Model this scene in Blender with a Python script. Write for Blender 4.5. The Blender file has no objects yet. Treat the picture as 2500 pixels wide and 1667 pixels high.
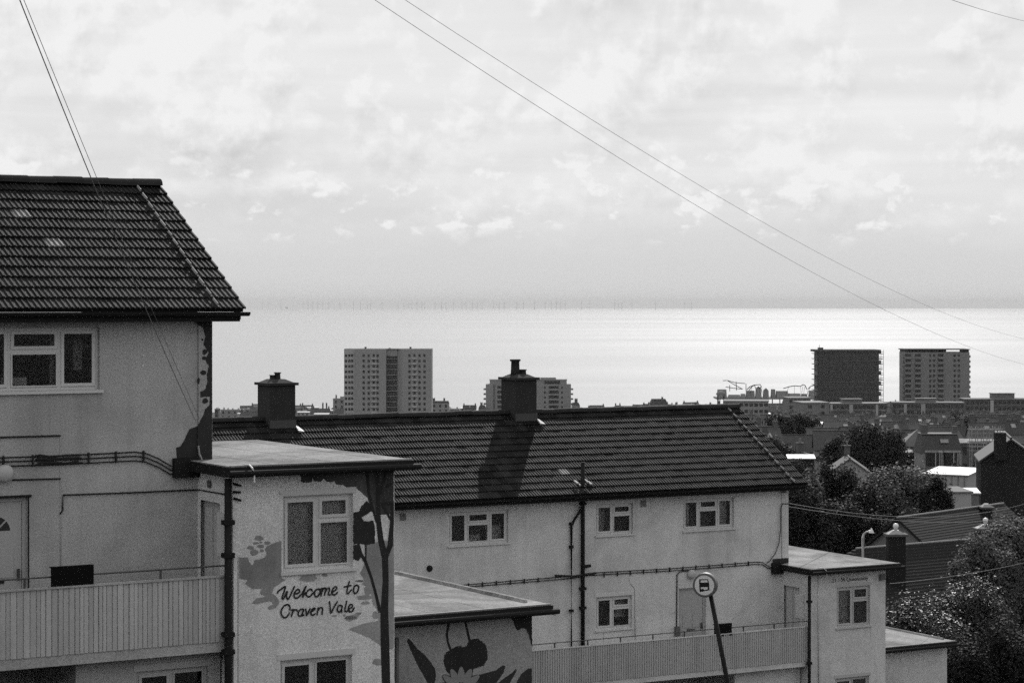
import bpy, math, random
import numpy as np
from mathutils import Vector, Matrix
from mathutils.geometry import tessellate_polygon

random.seed(7)
RNG = np.random.default_rng(11)
R = math.radians
SC = bpy.context.scene
COL = SC.collection

# ------------------------------------------------------------------ camera, sky, sun, exposure
ZC = 88.0                                    # eye height above the sea, metres
FPX, CX, V0 = 5400.0, 1250.0, 742.5          # focal length, centre column and eye line measured on the photo
cd = bpy.data.cameras.new('camera')
cd.sensor_width = 36.0
cd.lens = FPX / 2500.0 * 36.0
cd.shift_y = -(833.5 - V0) / 2500.0
cd.clip_start = 0.5
cd.clip_end = 400000.0
cam = bpy.data.objects.new('camera', cd)
COL.objects.link(cam)
cam.location = (0, 0, ZC)
cam.rotation_euler = (R(90), 0, 0)
SC.camera = cam

SUN_EL, SUN_AZ = 33.5, 8.0                   # azimuth clockwise from +Y (the view direction)
SUN_STRENGTH = 3.6
SKY_STRENGTH = 0.1
sl = bpy.data.lights.new('sun', 'SUN')
sl.energy = SUN_STRENGTH
sl.angle = R(0.6)
sl.color = (1.0, 0.99, 0.98)
sun = bpy.data.objects.new('sun', sl)
COL.objects.link(sun)
sd = Vector((math.sin(R(SUN_AZ)) * math.cos(R(SUN_EL)), math.cos(R(SUN_AZ)) * math.cos(R(SUN_EL)), math.sin(R(SUN_EL))))
sun.rotation_euler = sd.to_track_quat('Z', 'Y').to_euler()
sun.location = (0, 0, ZC + 60)

W = bpy.data.worlds.new('World')
SC.world = W
W.use_nodes = True
nt = W.node_tree
for n in list(nt.nodes):
    nt.nodes.remove(n)


class NG:
    """small helper for node trees"""
    def __init__(s, t):
        s.t = t

    def n(s, kind, **kw):
        nd = s.t.nodes.new(kind)
        for k, v in kw.items():
            if k.startswith('i_'):
                nd.inputs[k[2:].replace('_', ' ')].default_value = v
            else:
                setattr(nd, k, v)
        return nd

    def l(s, a, b):
        s.t.links.new(a, b)

    def math(s, op, a, b=None, c=None, clamp=False):
        nd = s.t.nodes.new('ShaderNodeMath')
        nd.operation = op
        nd.use_clamp = clamp
        for i, x in enumerate((a, b, c)):
            if x is None:
                continue
            if isinstance(x, (int, float)):
                nd.inputs[i].default_value = x
            else:
                s.t.links.new(x, nd.inputs[i])
        return nd.outputs[0]

    def ramp(s, x, pts):
        nd = s.t.nodes.new('ShaderNodeValToRGB')
        els = nd.color_ramp.elements
        while len(els) < len(pts):
            els.new(0.5)
        for e, (p, v) in zip(els, pts):
            e.position = p
            e.color = (v, v, v, 1)
        s.t.links.new(x, nd.inputs[0])
        return nd.outputs[0]

    def noise(s, vec, scale, detail=4, rough=0.5, dist=0.0):
        nd = s.t.nodes.new('ShaderNodeTexNoise')
        nd.inputs['Scale'].default_value = scale
        nd.inputs['Detail'].default_value = detail
        nd.inputs['Roughness'].default_value = rough
        nd.inputs['Distortion'].default_value = dist
        if vec is not None:
            s.t.links.new(vec, nd.inputs['Vector'])
        return nd.outputs[0]

    def mapping(s, vec, scale=(1, 1, 1), loc=(0, 0, 0), rot=(0, 0, 0)):
        nd = s.t.nodes.new('ShaderNodeMapping')
        nd.inputs['Scale'].default_value = scale
        nd.inputs['Location'].default_value = loc
        nd.inputs['Rotation'].default_value = rot
        s.t.links.new(vec, nd.inputs['Vector'])
        return nd.outputs[0]


g = NG(nt)
sky = g.n('ShaderNodeTexSky', sky_type='NISHITA', sun_disc=False)
sky.sun_elevation = R(SUN_EL)
sky.sun_rotation = R(SUN_AZ)
sky.altitude = 80
sky.air_density = 1.0
sky.dust_density = 2.5
bw = g.n('ShaderNodeRGBToBW')
g.l(sky.outputs[0], bw.inputs[0])
tc = g.n('ShaderNodeTexCoord')
sep = g.n('ShaderNodeSeparateXYZ')
g.l(tc.outputs['Generated'], sep.inputs[0])
zz = g.math('MAXIMUM', sep.outputs[2], 0.0)
# angular cloud coordinates: azimuth stretched against elevation, finer towards the horizon
zpow = g.math('POWER', g.math('ADD', zz, 0.004), 0.62)
az = g.math('ARCTAN2', sep.outputs[0], sep.outputs[1])
cv = g.n('ShaderNodeCombineXYZ')
g.l(az, cv.inputs[0])
g.l(zpow, cv.inputs[1])
cvec = cv.outputs[0]


def cumulus(sx, sy, loc, lo, hi, dy, det=8):
    """cloud density and a top-lit shade: bright upper edges, grey bellies"""
    a = g.noise(g.mapping(cvec, (sx, sy, 1), loc), 1.0, det, 0.56, 0.12)
    c_ = g.noise(g.mapping(cvec, (sx, sy, 1), (loc[0] - 0.05, loc[1] + dy, 0)), 1.0, det, 0.56, 0.12)
    m_ = g.ramp(a, [(lo, 0.0), (hi, 1.0)])
    sh = g.math('MULTIPLY', g.math('SUBTRACT', a, c_), 3.2)
    return m_, sh


c1, s1 = cumulus(12.0, 8.5, (3.1, 1.3, 0), 0.45, 0.58, 0.12, 8)
c3, s3 = cumulus(24.0, 15.0, (12.3, 8.4, 0), 0.49, 0.58, 0.12, 8)
c2, s2 = cumulus(46.0, 34.0, (7.7, 5.1, 0), 0.55, 0.63, 0.12)
n_streak = g.noise(g.mapping(cvec, (5, 42, 1), (0.4, 2.2, 0), (0, 0, 0.04)), 1.0, 5, 0.5, 0.25)
streak = g.ramp(n_streak, [(0.34, 0.0), (0.68, 1.0)])
n_veil = g.noise(g.mapping(cvec, (3.0, 6.0, 1), (1.7, 0.6, 0)), 1.0, 4, 0.5, 0.3)
veil = g.ramp(n_veil, [(0.35, 0.0), (0.65, 1.0)])
fade = g.ramp(zz, [(0.02, 0.0), (0.06, 1.0)])            # no structure in the haze at the horizon
pufband = g.ramp(zz, [(0.024, 0.0), (0.036, 1.0), (0.052, 0.9), (0.075, 0.25)])
lum1 = g.math('MULTIPLY', c1, g.math('ADD', g.math('MULTIPLY', s1, 0.5), 0.035))
lum3 = g.math('MULTIPLY', c3, g.math('ADD', g.math('MULTIPLY', s3, 0.36), 0.0))
lum2 = g.math('MULTIPLY', c2, g.math('ADD', g.math('MULTIPLY', s2, 0.34), 0.17))
lum = g.math('ADD', g.math('ADD', lum1, lum3), g.math('ADD', g.math('MULTIPLY', streak, 0.12), g.math('MULTIPLY', veil, 0.10)))
lum = g.math('ADD', g.math('MULTIPLY', lum, fade), g.math('MULTIPLY', lum2, pufband))
# thin bright overcast: clear-sky luminance levelled out by high cloud
base = g.math('ADD', g.math('MULTIPLY', g.math('MINIMUM', bw.outputs[0], 9.0), 0.12), 6.3)
up = g.ramp(zz, [(0.0, 0.0), (0.16, 1.0)])
base = g.math('ADD', base, g.math('MULTIPLY', up, 0.7))
skyl = g.math('MINIMUM', g.math('MULTIPLY', base, g.math('ADD', lum, 0.92)), 8.9)
bg = g.n('ShaderNodeBackground')
bg.inputs['Strength'].default_value = SKY_STRENGTH
g.l(skyl, bg.inputs['Color'])
wo = g.n('ShaderNodeOutputWorld')
g.l(bg.outputs[0], wo.inputs[0])

SC.view_settings.view_transform = 'Standard'
SC.view_settings.look = 'None'
SC.view_settings.exposure = 0.0
SC.view_settings.gamma = 1.0
SC.view_settings.use_curve_mapping = False
SC.render.engine = 'CYCLES'
cy = SC.cycles
cy.max_bounces = 6
cy.diffuse_bounces = 3
cy.glossy_bounces = 3
cy.transmission_bounces = 4
cy.transparent_max_bounces = 8
cy.volume_bounces = 0
cy.caustics_reflective = False
cy.caustics_refractive = False
cy.use_adaptive_sampling = True
cy.adaptive_threshold = 0.055
cy.adaptive_min_samples = 64
cy.use_denoising = False
cy.sample_clamp_indirect = 4.0
SC.render.filter_size = 1.6


# ------------------------------------------------------------------ materials
def mat(name, base, rough=0.8, spec=0.3, var=0.15, scale=3.0, bump=0.0, bscale=60.0, streak=0.0, rnd=0.0, attr=False, coord='Object', metal=0.0, grain=0.0, gscale=70.0, patchy=0.0):
    m = bpy.data.materials.new(name)
    m.use_nodes = True
    t = m.node_tree
    bs = t.nodes['Principled BSDF']
    q = NG(t)
    co = q.n('ShaderNodeNewGeometry').outputs['Position'] if coord == 'World' else q.n('ShaderNodeTexCoord').outputs[coord]
    bs.inputs['Roughness'].default_value = rough
    bs.inputs['Specular IOR Level'].default_value = spec
    bs.inputs['Metallic'].default_value = metal
    f = q.math('ADD', q.math('MULTIPLY', q.math('SUBTRACT', q.noise(co, scale, 6, 0.6), 0.5), 2 * var), 1.0)
    f = q.math('MULTIPLY', f, q.math('ADD', q.math('MULTIPLY', q.math('SUBTRACT', q.noise(co, scale * 9, 4, 0.6), 0.5), var), 1.0))
    if streak:
        st = q.ramp(q.noise(q.mapping(co, (2.6, 2.6, 0.22)), 1.0, 6, 0.65, 0.4), [(0.47, 1.0), (0.75, 1.0 - streak)])
        f = q.math('MULTIPLY', f, st)
    if patchy:
        pa = q.ramp(q.noise(co, 0.55, 7, 0.62, 0.8), [(0.40, 1.0), (0.5, 1.0 - patchy * 0.4), (0.62, 1.0 - patchy)])
        f = q.math('MULTIPLY', f, pa)
    if grain:
        gr = q.math('SUBTRACT', q.noise(co, gscale, 2, 0.7), 0.5)
        f = q.math('MULTIPLY', f, q.math('ADD', q.math('MULTIPLY', gr, 4 * grain), 1.0))
    if rnd:
        if attr:
            r = q.n('ShaderNodeAttribute', attribute_name='rnd').outputs['Fac']
        else:
            r = q.n('ShaderNodeObjectInfo').outputs['Random']
        f = q.math('MULTIPLY', f, q.math('ADD', q.math('MULTIPLY', q.math('SUBTRACT', r, 0.5), 2 * rnd), 1.0))
    v = q.math('MULTIPLY', f, base, clamp=True)
    q.l(v, bs.inputs['Base Color'])
    if bump:
        b = q.n('ShaderNodeBump')
        b.inputs['Strength'].default_value = bump
        b.inputs['Distance'].default_value = 0.02
        q.l(q.noise(co, bscale, 3, 0.6), b.inputs['Height'])
        q.l(b.outputs[0], bs.inputs['Normal'])
    return m


M = {}
M['render_old'] = mat('painted_render_weathered', 0.44, 0.9, 0.15, 0.10, 0.8, 0.5, 90, streak=0.16, patchy=0.2, grain=0.30, gscale=42)  # darker base than the other block's render
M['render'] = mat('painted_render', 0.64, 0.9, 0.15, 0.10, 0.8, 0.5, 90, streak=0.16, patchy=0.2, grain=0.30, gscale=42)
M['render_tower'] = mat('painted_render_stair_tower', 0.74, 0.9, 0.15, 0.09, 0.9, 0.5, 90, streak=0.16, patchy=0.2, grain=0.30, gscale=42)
M['render_low'] = mat('painted_render_mural_ground', 0.36, 0.9, 0.15, 0.10, 1.2, 0.4, 90, streak=0.16, patchy=0.2, grain=0.30, gscale=42)
M['pvc'] = mat('white_window_frame', 0.56, 0.45, 0.4, 0.04, 3)
M['pvc_old'] = mat('dull_window_frame', 0.46, 0.5, 0.4, 0.05, 3)
M['board'] = mat('painted_balcony_board', 0.45, 0.7, 0.25, 0.14, 1.5, 0.2, 40, streak=0.25, rnd=0.12, coord='World', grain=0.12, gscale=40)
M['board_far'] = mat('painted_balcony_cladding', 0.42, 0.7, 0.25, 0.2, 1.5, 0.2, 40, streak=0.3, grain=0.12, gscale=30)
M['tile'] = mat('concrete_roof_tile', 0.0195, 0.68, 0.09, 0.55, 2.2, 0.35, 70, rnd=0.5, coord='World', patchy=0.45, grain=0.25, gscale=45)
M['tile_far'] = mat('concrete_roof_tile_mass', 0.0175, 0.68, 0.085, 0.5, 2.0, 0.3, 70, rnd=0.5, attr=True, coord='World', patchy=0.4, grain=0.25, gscale=30)
M['tile_new'] = mat('replacement_roof_tile', 0.12, 0.6, 0.3, 0.3, 9, 0.3, 70, rnd=0.4)
M['ridge'] = mat('ridge_tile_concrete', 0.022, 0.85, 0.2, 0.3, 9, 0.4, 60, rnd=0.25)
M['mortar'] = mat('pale_mortar', 0.34, 0.85, 0.3, 0.3, 30, 0.4, 60)
M['lead'] = mat('lead_flashing', 0.30, 0.55, 0.4, 0.4, 8)
M['lead_dull'] = mat('dull_lead_apron', 0.06, 0.7, 0.3, 0.2, 8)
M['brick_dark'] = mat('dark_brick', 0.03, 0.9, 0.2, 0.35, 6, 0.5, 25)
M['felt'] = mat('mineral_felt_roof', 0.29, 0.9, 0.08, 0.45, 1.3, 0.6, 40, coord='World', patchy=0.5, grain=0.42, gscale=26)
M['felt_lap'] = mat('felt_lap_seam', 0.27, 0.8, 0.2, 0.2, 6)
M['black'] = mat('black_paint', 0.014, 0.75, 0.15, 0.2, 6)
M['fascia'] = mat('dark_fascia', 0.016, 0.8, 0.15, 0.25, 6)
M['pale_board'] = mat('pale_soffit_board', 0.45, 0.7, 0.2, 0.1, 6)
M['cable'] = mat('black_cable', 0.014, 0.6, 0.3, 0.1, 6)
M['wire'] = mat('overhead_wire', 0.2, 0.6, 0.3, 0.1, 6)
M['rail'] = mat('rail_steel', 0.05, 0.5, 0.4, 0.2, 8)
M['mat_rubber'] = mat('black_mat', 0.006, 0.95, 0.1, 0.3, 12)
M['door'] = mat('painted_door', 0.36, 0.5, 0.4, 0.05, 4)
M['lamp_glass'] = mat('opal_lamp_glass', 0.42, 0.35, 0.5, 0.03, 4)
M['mural_grey'] = mat('mural_mid_paint', 0.33, 0.85, 0.2, 0.25, 2, streak=0.25, patchy=0.35, grain=0.3, gscale=38)
M['mural_dark'] = mat('mural_dark_paint', 0.026, 0.85, 0.2, 0.35, 5, streak=0.2, grain=0.3, gscale=30)
M['mural_leaf'] = mat('mural_leaf_paint', 0.034, 0.85, 0.2, 0.25, 5, streak=0.2, grain=0.3, gscale=25)
M['mural_petal'] = mat('mural_petal_paint', 0.24, 0.85, 0.2, 0.08, 5, grain=0.2)
M['stain'] = mat('soot_stained_paint', 0.03, 0.9, 0.2, 0.4, 6)
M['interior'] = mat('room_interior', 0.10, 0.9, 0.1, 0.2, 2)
M['blind'] = mat('window_blind', 0.62, 0.9, 0.1, 0.06, 2)
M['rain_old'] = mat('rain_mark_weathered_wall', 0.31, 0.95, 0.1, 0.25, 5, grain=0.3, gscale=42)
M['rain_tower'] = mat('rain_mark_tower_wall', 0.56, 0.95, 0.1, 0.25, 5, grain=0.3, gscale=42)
M['rain_far'] = mat('rain_mark_far_wall', 0.47, 0.95, 0.1, 0.25, 5, grain=0.3, gscale=42)
M['net'] = mat('net_curtain', 0.15, 0.9, 0.1, 0.25, 1.5)  # tone set so the added sheet lightens the panes
M['sign_white'] = mat('sign_white', 0.62, 0.5, 0.4, 0.05, 6)
M['sign_grey'] = mat('sign_rim', 0.10, 0.5, 0.4, 0.1, 6)
M['steel'] = mat('galvanised_steel', 0.28, 0.5, 0.5, 0.15, 6, metal=0.3)
M['white_gloss'] = mat('white_glossy', 0.7, 0.35, 0.6, 0.08, 6)
M['ground'] = mat('grass_and_earth', 0.045, 0.95, 0.1, 0.4, 0.03)
M['asphalt'] = mat('asphalt', 0.06, 0.9, 0.2, 0.2, 0.5)
M['bark'] = mat('bark', 0.03, 0.95, 0.1, 0.3, 6)
M['brickwall'] = mat('town_brick', 0.10, 0.9, 0.15, 0.3, 0.5)  # haze lift put into this base and those of grey render, slate, tile
M['darkwall'] = mat('dark_gable_render', 0.024, 0.95, 0.1, 0.2, 0.5)
M['paleWall'] = mat('town_pale_render', 0.34, 0.9, 0.15, 0.15, 0.4, rnd=0.15)
M['midwall'] = mat('town_grey_render', 0.19, 0.9, 0.15, 0.2, 0.4, rnd=0.25)
M['slate'] = mat('slate_roof', 0.055, 0.75, 0.3, 0.3, 0.8, rnd=0.3)
M['slate_shiny'] = mat('sunlit_flat_roof', 0.30, 0.55, 0.35, 0.5, 0.6, patchy=0.4)  # pale base stands in for white sun glare on roofs
M['roof_tile_far'] = mat('town_tile_roof', 0.075, 0.7, 0.35, 0.3, 1.0, rnd=0.3)
M['roof_near'] = mat('near_house_tile_roof', 0.021, 0.85, 0.12, 0.3, 1.5, rnd=0.1)
M['tower_far'] = mat('tower_concrete_darker', 0.20, 0.9, 0.15, 0.14, 0.15)
M['tower'] = mat('tower_concrete', 0.27, 0.9, 0.15, 0.10, 0.15)
M['tower_pale'] = mat('tower_pale_panel', 0.36, 0.9, 0.15, 0.10, 0.15)
M['tower_dark'] = mat('tower_dark_panel', 0.06, 0.9, 0.15, 0.12, 0.15)
M['wrap'] = mat('scaffold_debris_net', 0.06, 0.95, 0.05, 0.12, 0.2)
M['net_pale'] = mat('scaffold_sheeting_pale', 0.20, 0.9, 0.1, 0.3, 0.6)
M['farglass'] = mat('far_window_glass', 0.02, 0.3, 0.5, 0.2, 0.3)
M['flat_pale'] = mat('seafront_flats_render', 0.24, 0.9, 0.15, 0.1, 0.2)
M['turbine'] = mat('turbine_paint', 0.5, 0.6, 0.3, 0.0, 1)


def leaf_mat(name, base, spec=0.35, rough=0.45):
    m = bpy.data.materials.new(name)
    m.use_nodes = True
    t = m.node_tree
    q = NG(t)
    bs = t.nodes['Principled BSDF']
    out = t.nodes['Material Output']
    r = q.n('ShaderNodeAttribute', attribute_name='rnd').outputs['Fac']
    v = q.math('MULTIPLY', q.math('ADD', q.math('MULTIPLY', r, 1.1), 0.45), base, clamp=True)
    q.l(v, bs.inputs['Base Color'])
    bs.inputs['Roughness'].default_value = rough
    bs.inputs['Specular IOR Level'].default_value = spec
    tr = q.n('ShaderNodeBsdfTranslucent')
    q.l(q.math('MULTIPLY', v, 0.8), tr.inputs['Color'])
    mx = q.n('ShaderNodeMixShader')
    mx.inputs[0].default_value = 0.15
    q.l(bs.outputs[0], mx.inputs[1])
    q.l(tr.outputs[0], mx.inputs[2])
    q.l(mx.outputs[0], out.inputs['Surface'])
    return m


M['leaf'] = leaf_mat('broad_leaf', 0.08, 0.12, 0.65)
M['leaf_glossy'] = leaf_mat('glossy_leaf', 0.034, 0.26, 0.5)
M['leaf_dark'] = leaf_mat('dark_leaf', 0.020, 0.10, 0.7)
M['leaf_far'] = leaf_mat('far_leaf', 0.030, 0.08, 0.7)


def glass_mat(name, refl=1.0, tint=0.85):
    m = bpy.data.materials.new(name)
    m.use_nodes = True
    t = m.node_tree
    q = NG(t)
    t.nodes.remove(t.nodes['Principled BSDF'])
    out = t.nodes['Material Output']
    fr = q.n('ShaderNodeFresnel')
    fr.inputs['IOR'].default_value = 1.5
    gl = q.n('ShaderNodeBsdfGlossy')
    gl.inputs['Roughness'].default_value = 0.03
    gl.inputs['Color'].default_value = (refl, refl, refl, 1)
    tp = q.n('ShaderNodeBsdfTransparent')
    tp.inputs['Color'].default_value = (tint, tint, tint, 1)
    mx = q.n('ShaderNodeMixShader')
    q.l(q.math('MULTIPLY', fr.outputs[0], 1.3, clamp=True), mx.inputs[0])
    q.l(tp.outputs[0], mx.inputs[1])
    q.l(gl.outputs[0], mx.inputs[2])
    q.l(mx.outputs[0], out.inputs['Surface'])
    return m


M['glass'] = glass_mat('window_glass')


def sea_mat():
    m = bpy.data.materials.new('sea_water')
    m.use_nodes = True
    t = m.node_tree
    q = NG(t)
    bs = t.nodes['Principled BSDF']
    co = q.n('ShaderNodeTexCoord').outputs['Object']
    bs.inputs['Base Color'].default_value = (0.25, 0.25, 0.25, 1)
    bs.inputs['IOR'].default_value = 1.33
    slick = q.noise(q.mapping(co, (0.00022, 0.0016, 1)), 1.0, 5, 0.6, 0.6)
    slick2 = q.noise(q.mapping(co, (0.00003, 0.00042, 1)), 1.0, 4, 0.55, 0.3)
    s = q.math('ADD', q.math('MULTIPLY', slick, 0.5), q.math('MULTIPLY', slick2, 0.5))
    q.l(q.ramp(s, [(0.36, 0.17), (0.60, 0.225)]), bs.inputs['Roughness'])
    b = q.n('ShaderNodeBump')
    b.inputs['Strength'].default_value = 0.25
    b.inputs['Distance'].default_value = 1.0
    q.l(q.noise(q.mapping(co, (0.03, 0.12, 1)), 1.0, 3, 0.6), b.inputs['Height'])
    q.l(b.outputs[0], bs.inputs['Normal'])
    return m


M['sea'] = sea_mat()


# ------------------------------------------------------------------ mesh helpers
class MB:
    def __init__(s):
        s.v, s.f = [], []

    def poly(s, pts):
        i = len(s.v)
        s.v.extend([tuple(p) for p in pts])
        s.f.append(tuple(range(i, i + len(pts))))
        return s

    def box(s, x0, x1, y0, y1, z0, z1):
        i = len(s.v)
        s.v += [(x0, y0, z0), (x1, y0, z0), (x1, y1, z0), (x0, y1, z0), (x0, y0, z1), (x1, y0, z1), (x1, y1, z1), (x0, y1, z1)]
        s.f += [(i, i + 3, i + 2, i + 1), (i + 4, i + 5, i + 6, i + 7), (i, i + 1, i + 5, i + 4), (i + 1, i + 2, i + 6, i + 5), (i + 2, i + 3, i + 7, i + 6), (i + 3, i, i + 4, i + 7)]
        return s

    def hexa(s, lo, hi):
        """two matching polygons (bottom, top) joined by sides"""
        i, n = len(s.v), len(lo)
        s.v += [tuple(p) for p in lo] + [tuple(p) for p in hi]
        s.f.append(tuple(range(i + n - 1, i - 1, -1)))
        s.f.append(tuple(range(i + n, i + 2 * n)))
        for k in range(n):
            s.f.append((i + k, i + (k + 1) % n, i + n + (k + 1) % n, i + n + k))
        return s

    def tube(s, pts, r, n=6, cap=True):
        pts = [Vector(p) for p in pts]
        rs = r if isinstance(r, (list, tuple)) else [r] * len(pts)
        i0 = len(s.v)
        for k, p in enumerate(pts):
            d = (pts[min(k + 1, len(pts) - 1)] - pts[max(k - 1, 0)]).normalized()
            a = d.cross(Vector((0, 0, 1)))
            if a.length < 1e-3:
                a = d.cross(Vector((1, 0, 0)))
            a.normalize()
            b = a.cross(d)
            for j in range(n):
                t = 2 * math.pi * j / n
                s.v.append(tuple(p + rs[k] * (math.cos(t) * a + math.sin(t) * b)))
        for k in range(len(pts) - 1):
            for j in range(n):
                a0 = i0 + k * n + j
                a1 = i0 + k * n + (j + 1) % n
                s.f.append((a0, a1, a1 + n, a0 + n))
        if cap:
            s.f.append(tuple(i0 + j for j in reversed(range(n))))
            s.f.append(tuple(i0 + (len(pts) - 1) * n + j for j in range(n)))
        return s

    def lathe(s, c, prof, n=14):
        """profile [(r, z)] about a vertical axis through c"""
        i0 = len(s.v)
        for r, z in prof:
            for j in range(n):
                t = 2 * math.pi * j / n
                s.v.append((c[0] + r * math.cos(t), c[1] + r * math.sin(t), c[2] + z))
        for k in range(len(prof) - 1):
            for j in range(n):
                a0 = i0 + k * n + j
                a1 = i0 + k * n + (j + 1) % n
                s.f.append((a0, a1, a1 + n, a0 + n))
        s.f.append(tuple(i0 + j for j in reversed(range(n))))
        s.f.append(tuple(i0 + (len(prof) - 1) * n + j for j in range(n)))
        return s

    def mesh(s, name, m, smooth=False):
        me = bpy.data.meshes.new(name)
        me.from_pydata(s.v, [], s.f)
        if m is not None:
            me.materials.append(M[m] if isinstance(m, str) else m)
        if smooth:
            me.polygons.foreach_set('use_smooth', [True] * len(me.polygons))
        me.update()
        return me

    def build(s, name, m, parent=None, smooth=False):
        return link(name, s.mesh(name, m, smooth), parent)


def link(name, me, parent=None):
    o = bpy.data.objects.new(name, me)
    COL.objects.link(o)
    if parent is not None:
        o.parent = parent
    return o


def empty(name, loc, rz=0.0):
    o = bpy.data.objects.new(name, None)
    o.empty_display_size = 0.5
    COL.objects.link(o)
    o.location = loc
    o.rotation_euler = (0, 0, rz)
    return o


def tag(o, label=None, cat=None, group=None, kind=None):
    if label:
        o['label'] = label
    if cat:
        o['category'] = cat
    if group:
        o['group'] = group
    if kind:
        o['kind'] = kind
    return o


def at(u, v, Y):
    """the point seen at photo pixel (u, v) when it stands Y metres away"""
    return Vector(((u - CX) / FPX * Y, Y, ZC - (v - V0) / FPX * Y))


# ------------------------------------------------------------------ terrain and sea
TP = [(-4000, 30), (-600, 14), (-60, 3), (-6, -1.7), (8, -1.9), (14, -2.4), (25, -6.2), (34, -7.79), (46, -9.6), (62, -12.9), (90, -16.5), (120, -20), (160, -22), (220, -24.5),
      (300, -27.5), (450, -33), (700, -44), (1000, -58.5), (1300, -70.5), (1600, -79.5), (1740, -85), (1800, -88.2), (1900, -92)]


def ground_z(y, x=0.0):
    for (a, za), (b, zb) in zip(TP, TP[1:]):
        if y <= b:
            t = max(0.0, (y - a) / (b - a))
            return ZC + za + (zb - za) * t
    return ZC + TP[-1][1]


ys = [p[0] for p in TP]
ys = sorted(set(ys + [200, 260, 380, 560, 850, 1150, 1450]))
xs = [-9000, -3000, -1200, -600, -300, -150, -80, -40, -20, 0, 20, 40, 80, 150, 300, 600, 1200, 3000, 9000]
b = MB()
for y in ys:
    for x in xs:
        b.v.append((x, y, ground_z(y)))
for j in range(len(ys) - 1):
    for i in range(len(xs) - 1):
        k = j * len(xs) + i
        b.f.append((k, k + 1, k + 1 + len(xs), k + len(xs)))
tag(b.build('terrain', 'ground'), kind='structure', label='sloping hillside running down to the coast')
SEA_R = 45000.0
b = MB()
b.poly([(-SEA_R, 1500, 0), (SEA_R, 1500, 0), (SEA_R, SEA_R, 0), (-SEA_R, SEA_R, 0)])
tag(b.build('sea', 'sea'), kind='structure', label='bright calm sea reaching to the horizon')
b = MB()
b.box(-60, 60, -5.2, 1.6, ZC - 1.9, ZC - 1.69)
tag(b.build('pavement', 'asphalt'), kind='structure', label='pavement along the upper street')


# ------------------------------------------------------------------ the two apartment blocks
class Block:
    def __init__(s, u, Y, A, E, zg, name, label):
        a = R(A)
        s.C = Vector(((u - CX) / FPX * Y, Y))
        s.d = Vector((math.sin(a), math.cos(a)))
        s.p = Vector((-math.cos(a), math.sin(a)))
        s.E, s.zg = E, zg
        s.root = empty(name, (s.C.x, s.C.y, ZC + zg), R(90 - A))
        tag(s.root, label, 'apartment block')
        s.zo = -zg              # local z = (z relative to the eye) - zg

    def fs(s, u, v, p):
        """photo pixel on the plane p metres behind the facade -> (s, p, local z)"""
        k = (u - CX) / FPX
        c = s.C + p * s.p
        t = (k * c.y - c.x) / (s.d.x - k * s.d.y)
        Y = c.y + t * s.d.y
        return (t, p, -(v - V0) / FPX * Y + s.zo)

    def fp(s, u, v, t):
        """photo pixel on the cross wall at s = t -> (s, p, local z)"""
        k = (u - CX) / FPX
        c = s.C + t * s.d
        p = (k * c.y - c.x) / (s.p.x - k * s.p.y)
        Y = c.y + p * s.p.y
        return (t, p, -(v - V0) / FPX * Y + s.zo)

    def z(s, rel):
        """height relative to the eaves -> local z"""
        return s.E + rel + s.zo


def wall_front(b, s0, s1, z0, z1, p, holes, depth=0.16):
    """front skin with real openings and reveals; holes = (s0, s1, z0, z1)"""
    S = sorted(set([s0, s1] + [h[0] for h in holes] + [h[1] for h in holes]))
    Z = sorted(set([z0, z1] + [h[2] for h in holes] + [h[3] for h in holes]))
    S = [x for x in S if s0 <= x <= s1]
    Z = [x for x in Z if z0 <= x <= z1]
    for a, c in zip(S, S[1:]):
        for e, f in zip(Z, Z[1:]):
            m, n = (a + c) / 2, (e + f) / 2
            if any(h[0] < m < h[1] and h[2] < n < h[3] for h in holes):
                continue
            b.poly([(a, p, e), (c, p, e), (c, p, f), (a, p, f)])
    for h in holes:
        a, c, e, f = h[0], h[1], max(h[2], z0), h[3]
        q = p + depth
        b.poly([(a, p, e), (a, p, f), (a, q, f), (a, q, e)])
        b.poly([(c, p, f), (c, p, e), (c, q, e), (c, q, f)])
        b.poly([(a, p, f), (c, p, f), (c, q, f), (a, q, f)])
        b.poly([(c, p, e), (a, p, e), (a, q, e), (c, q, e)])


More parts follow.
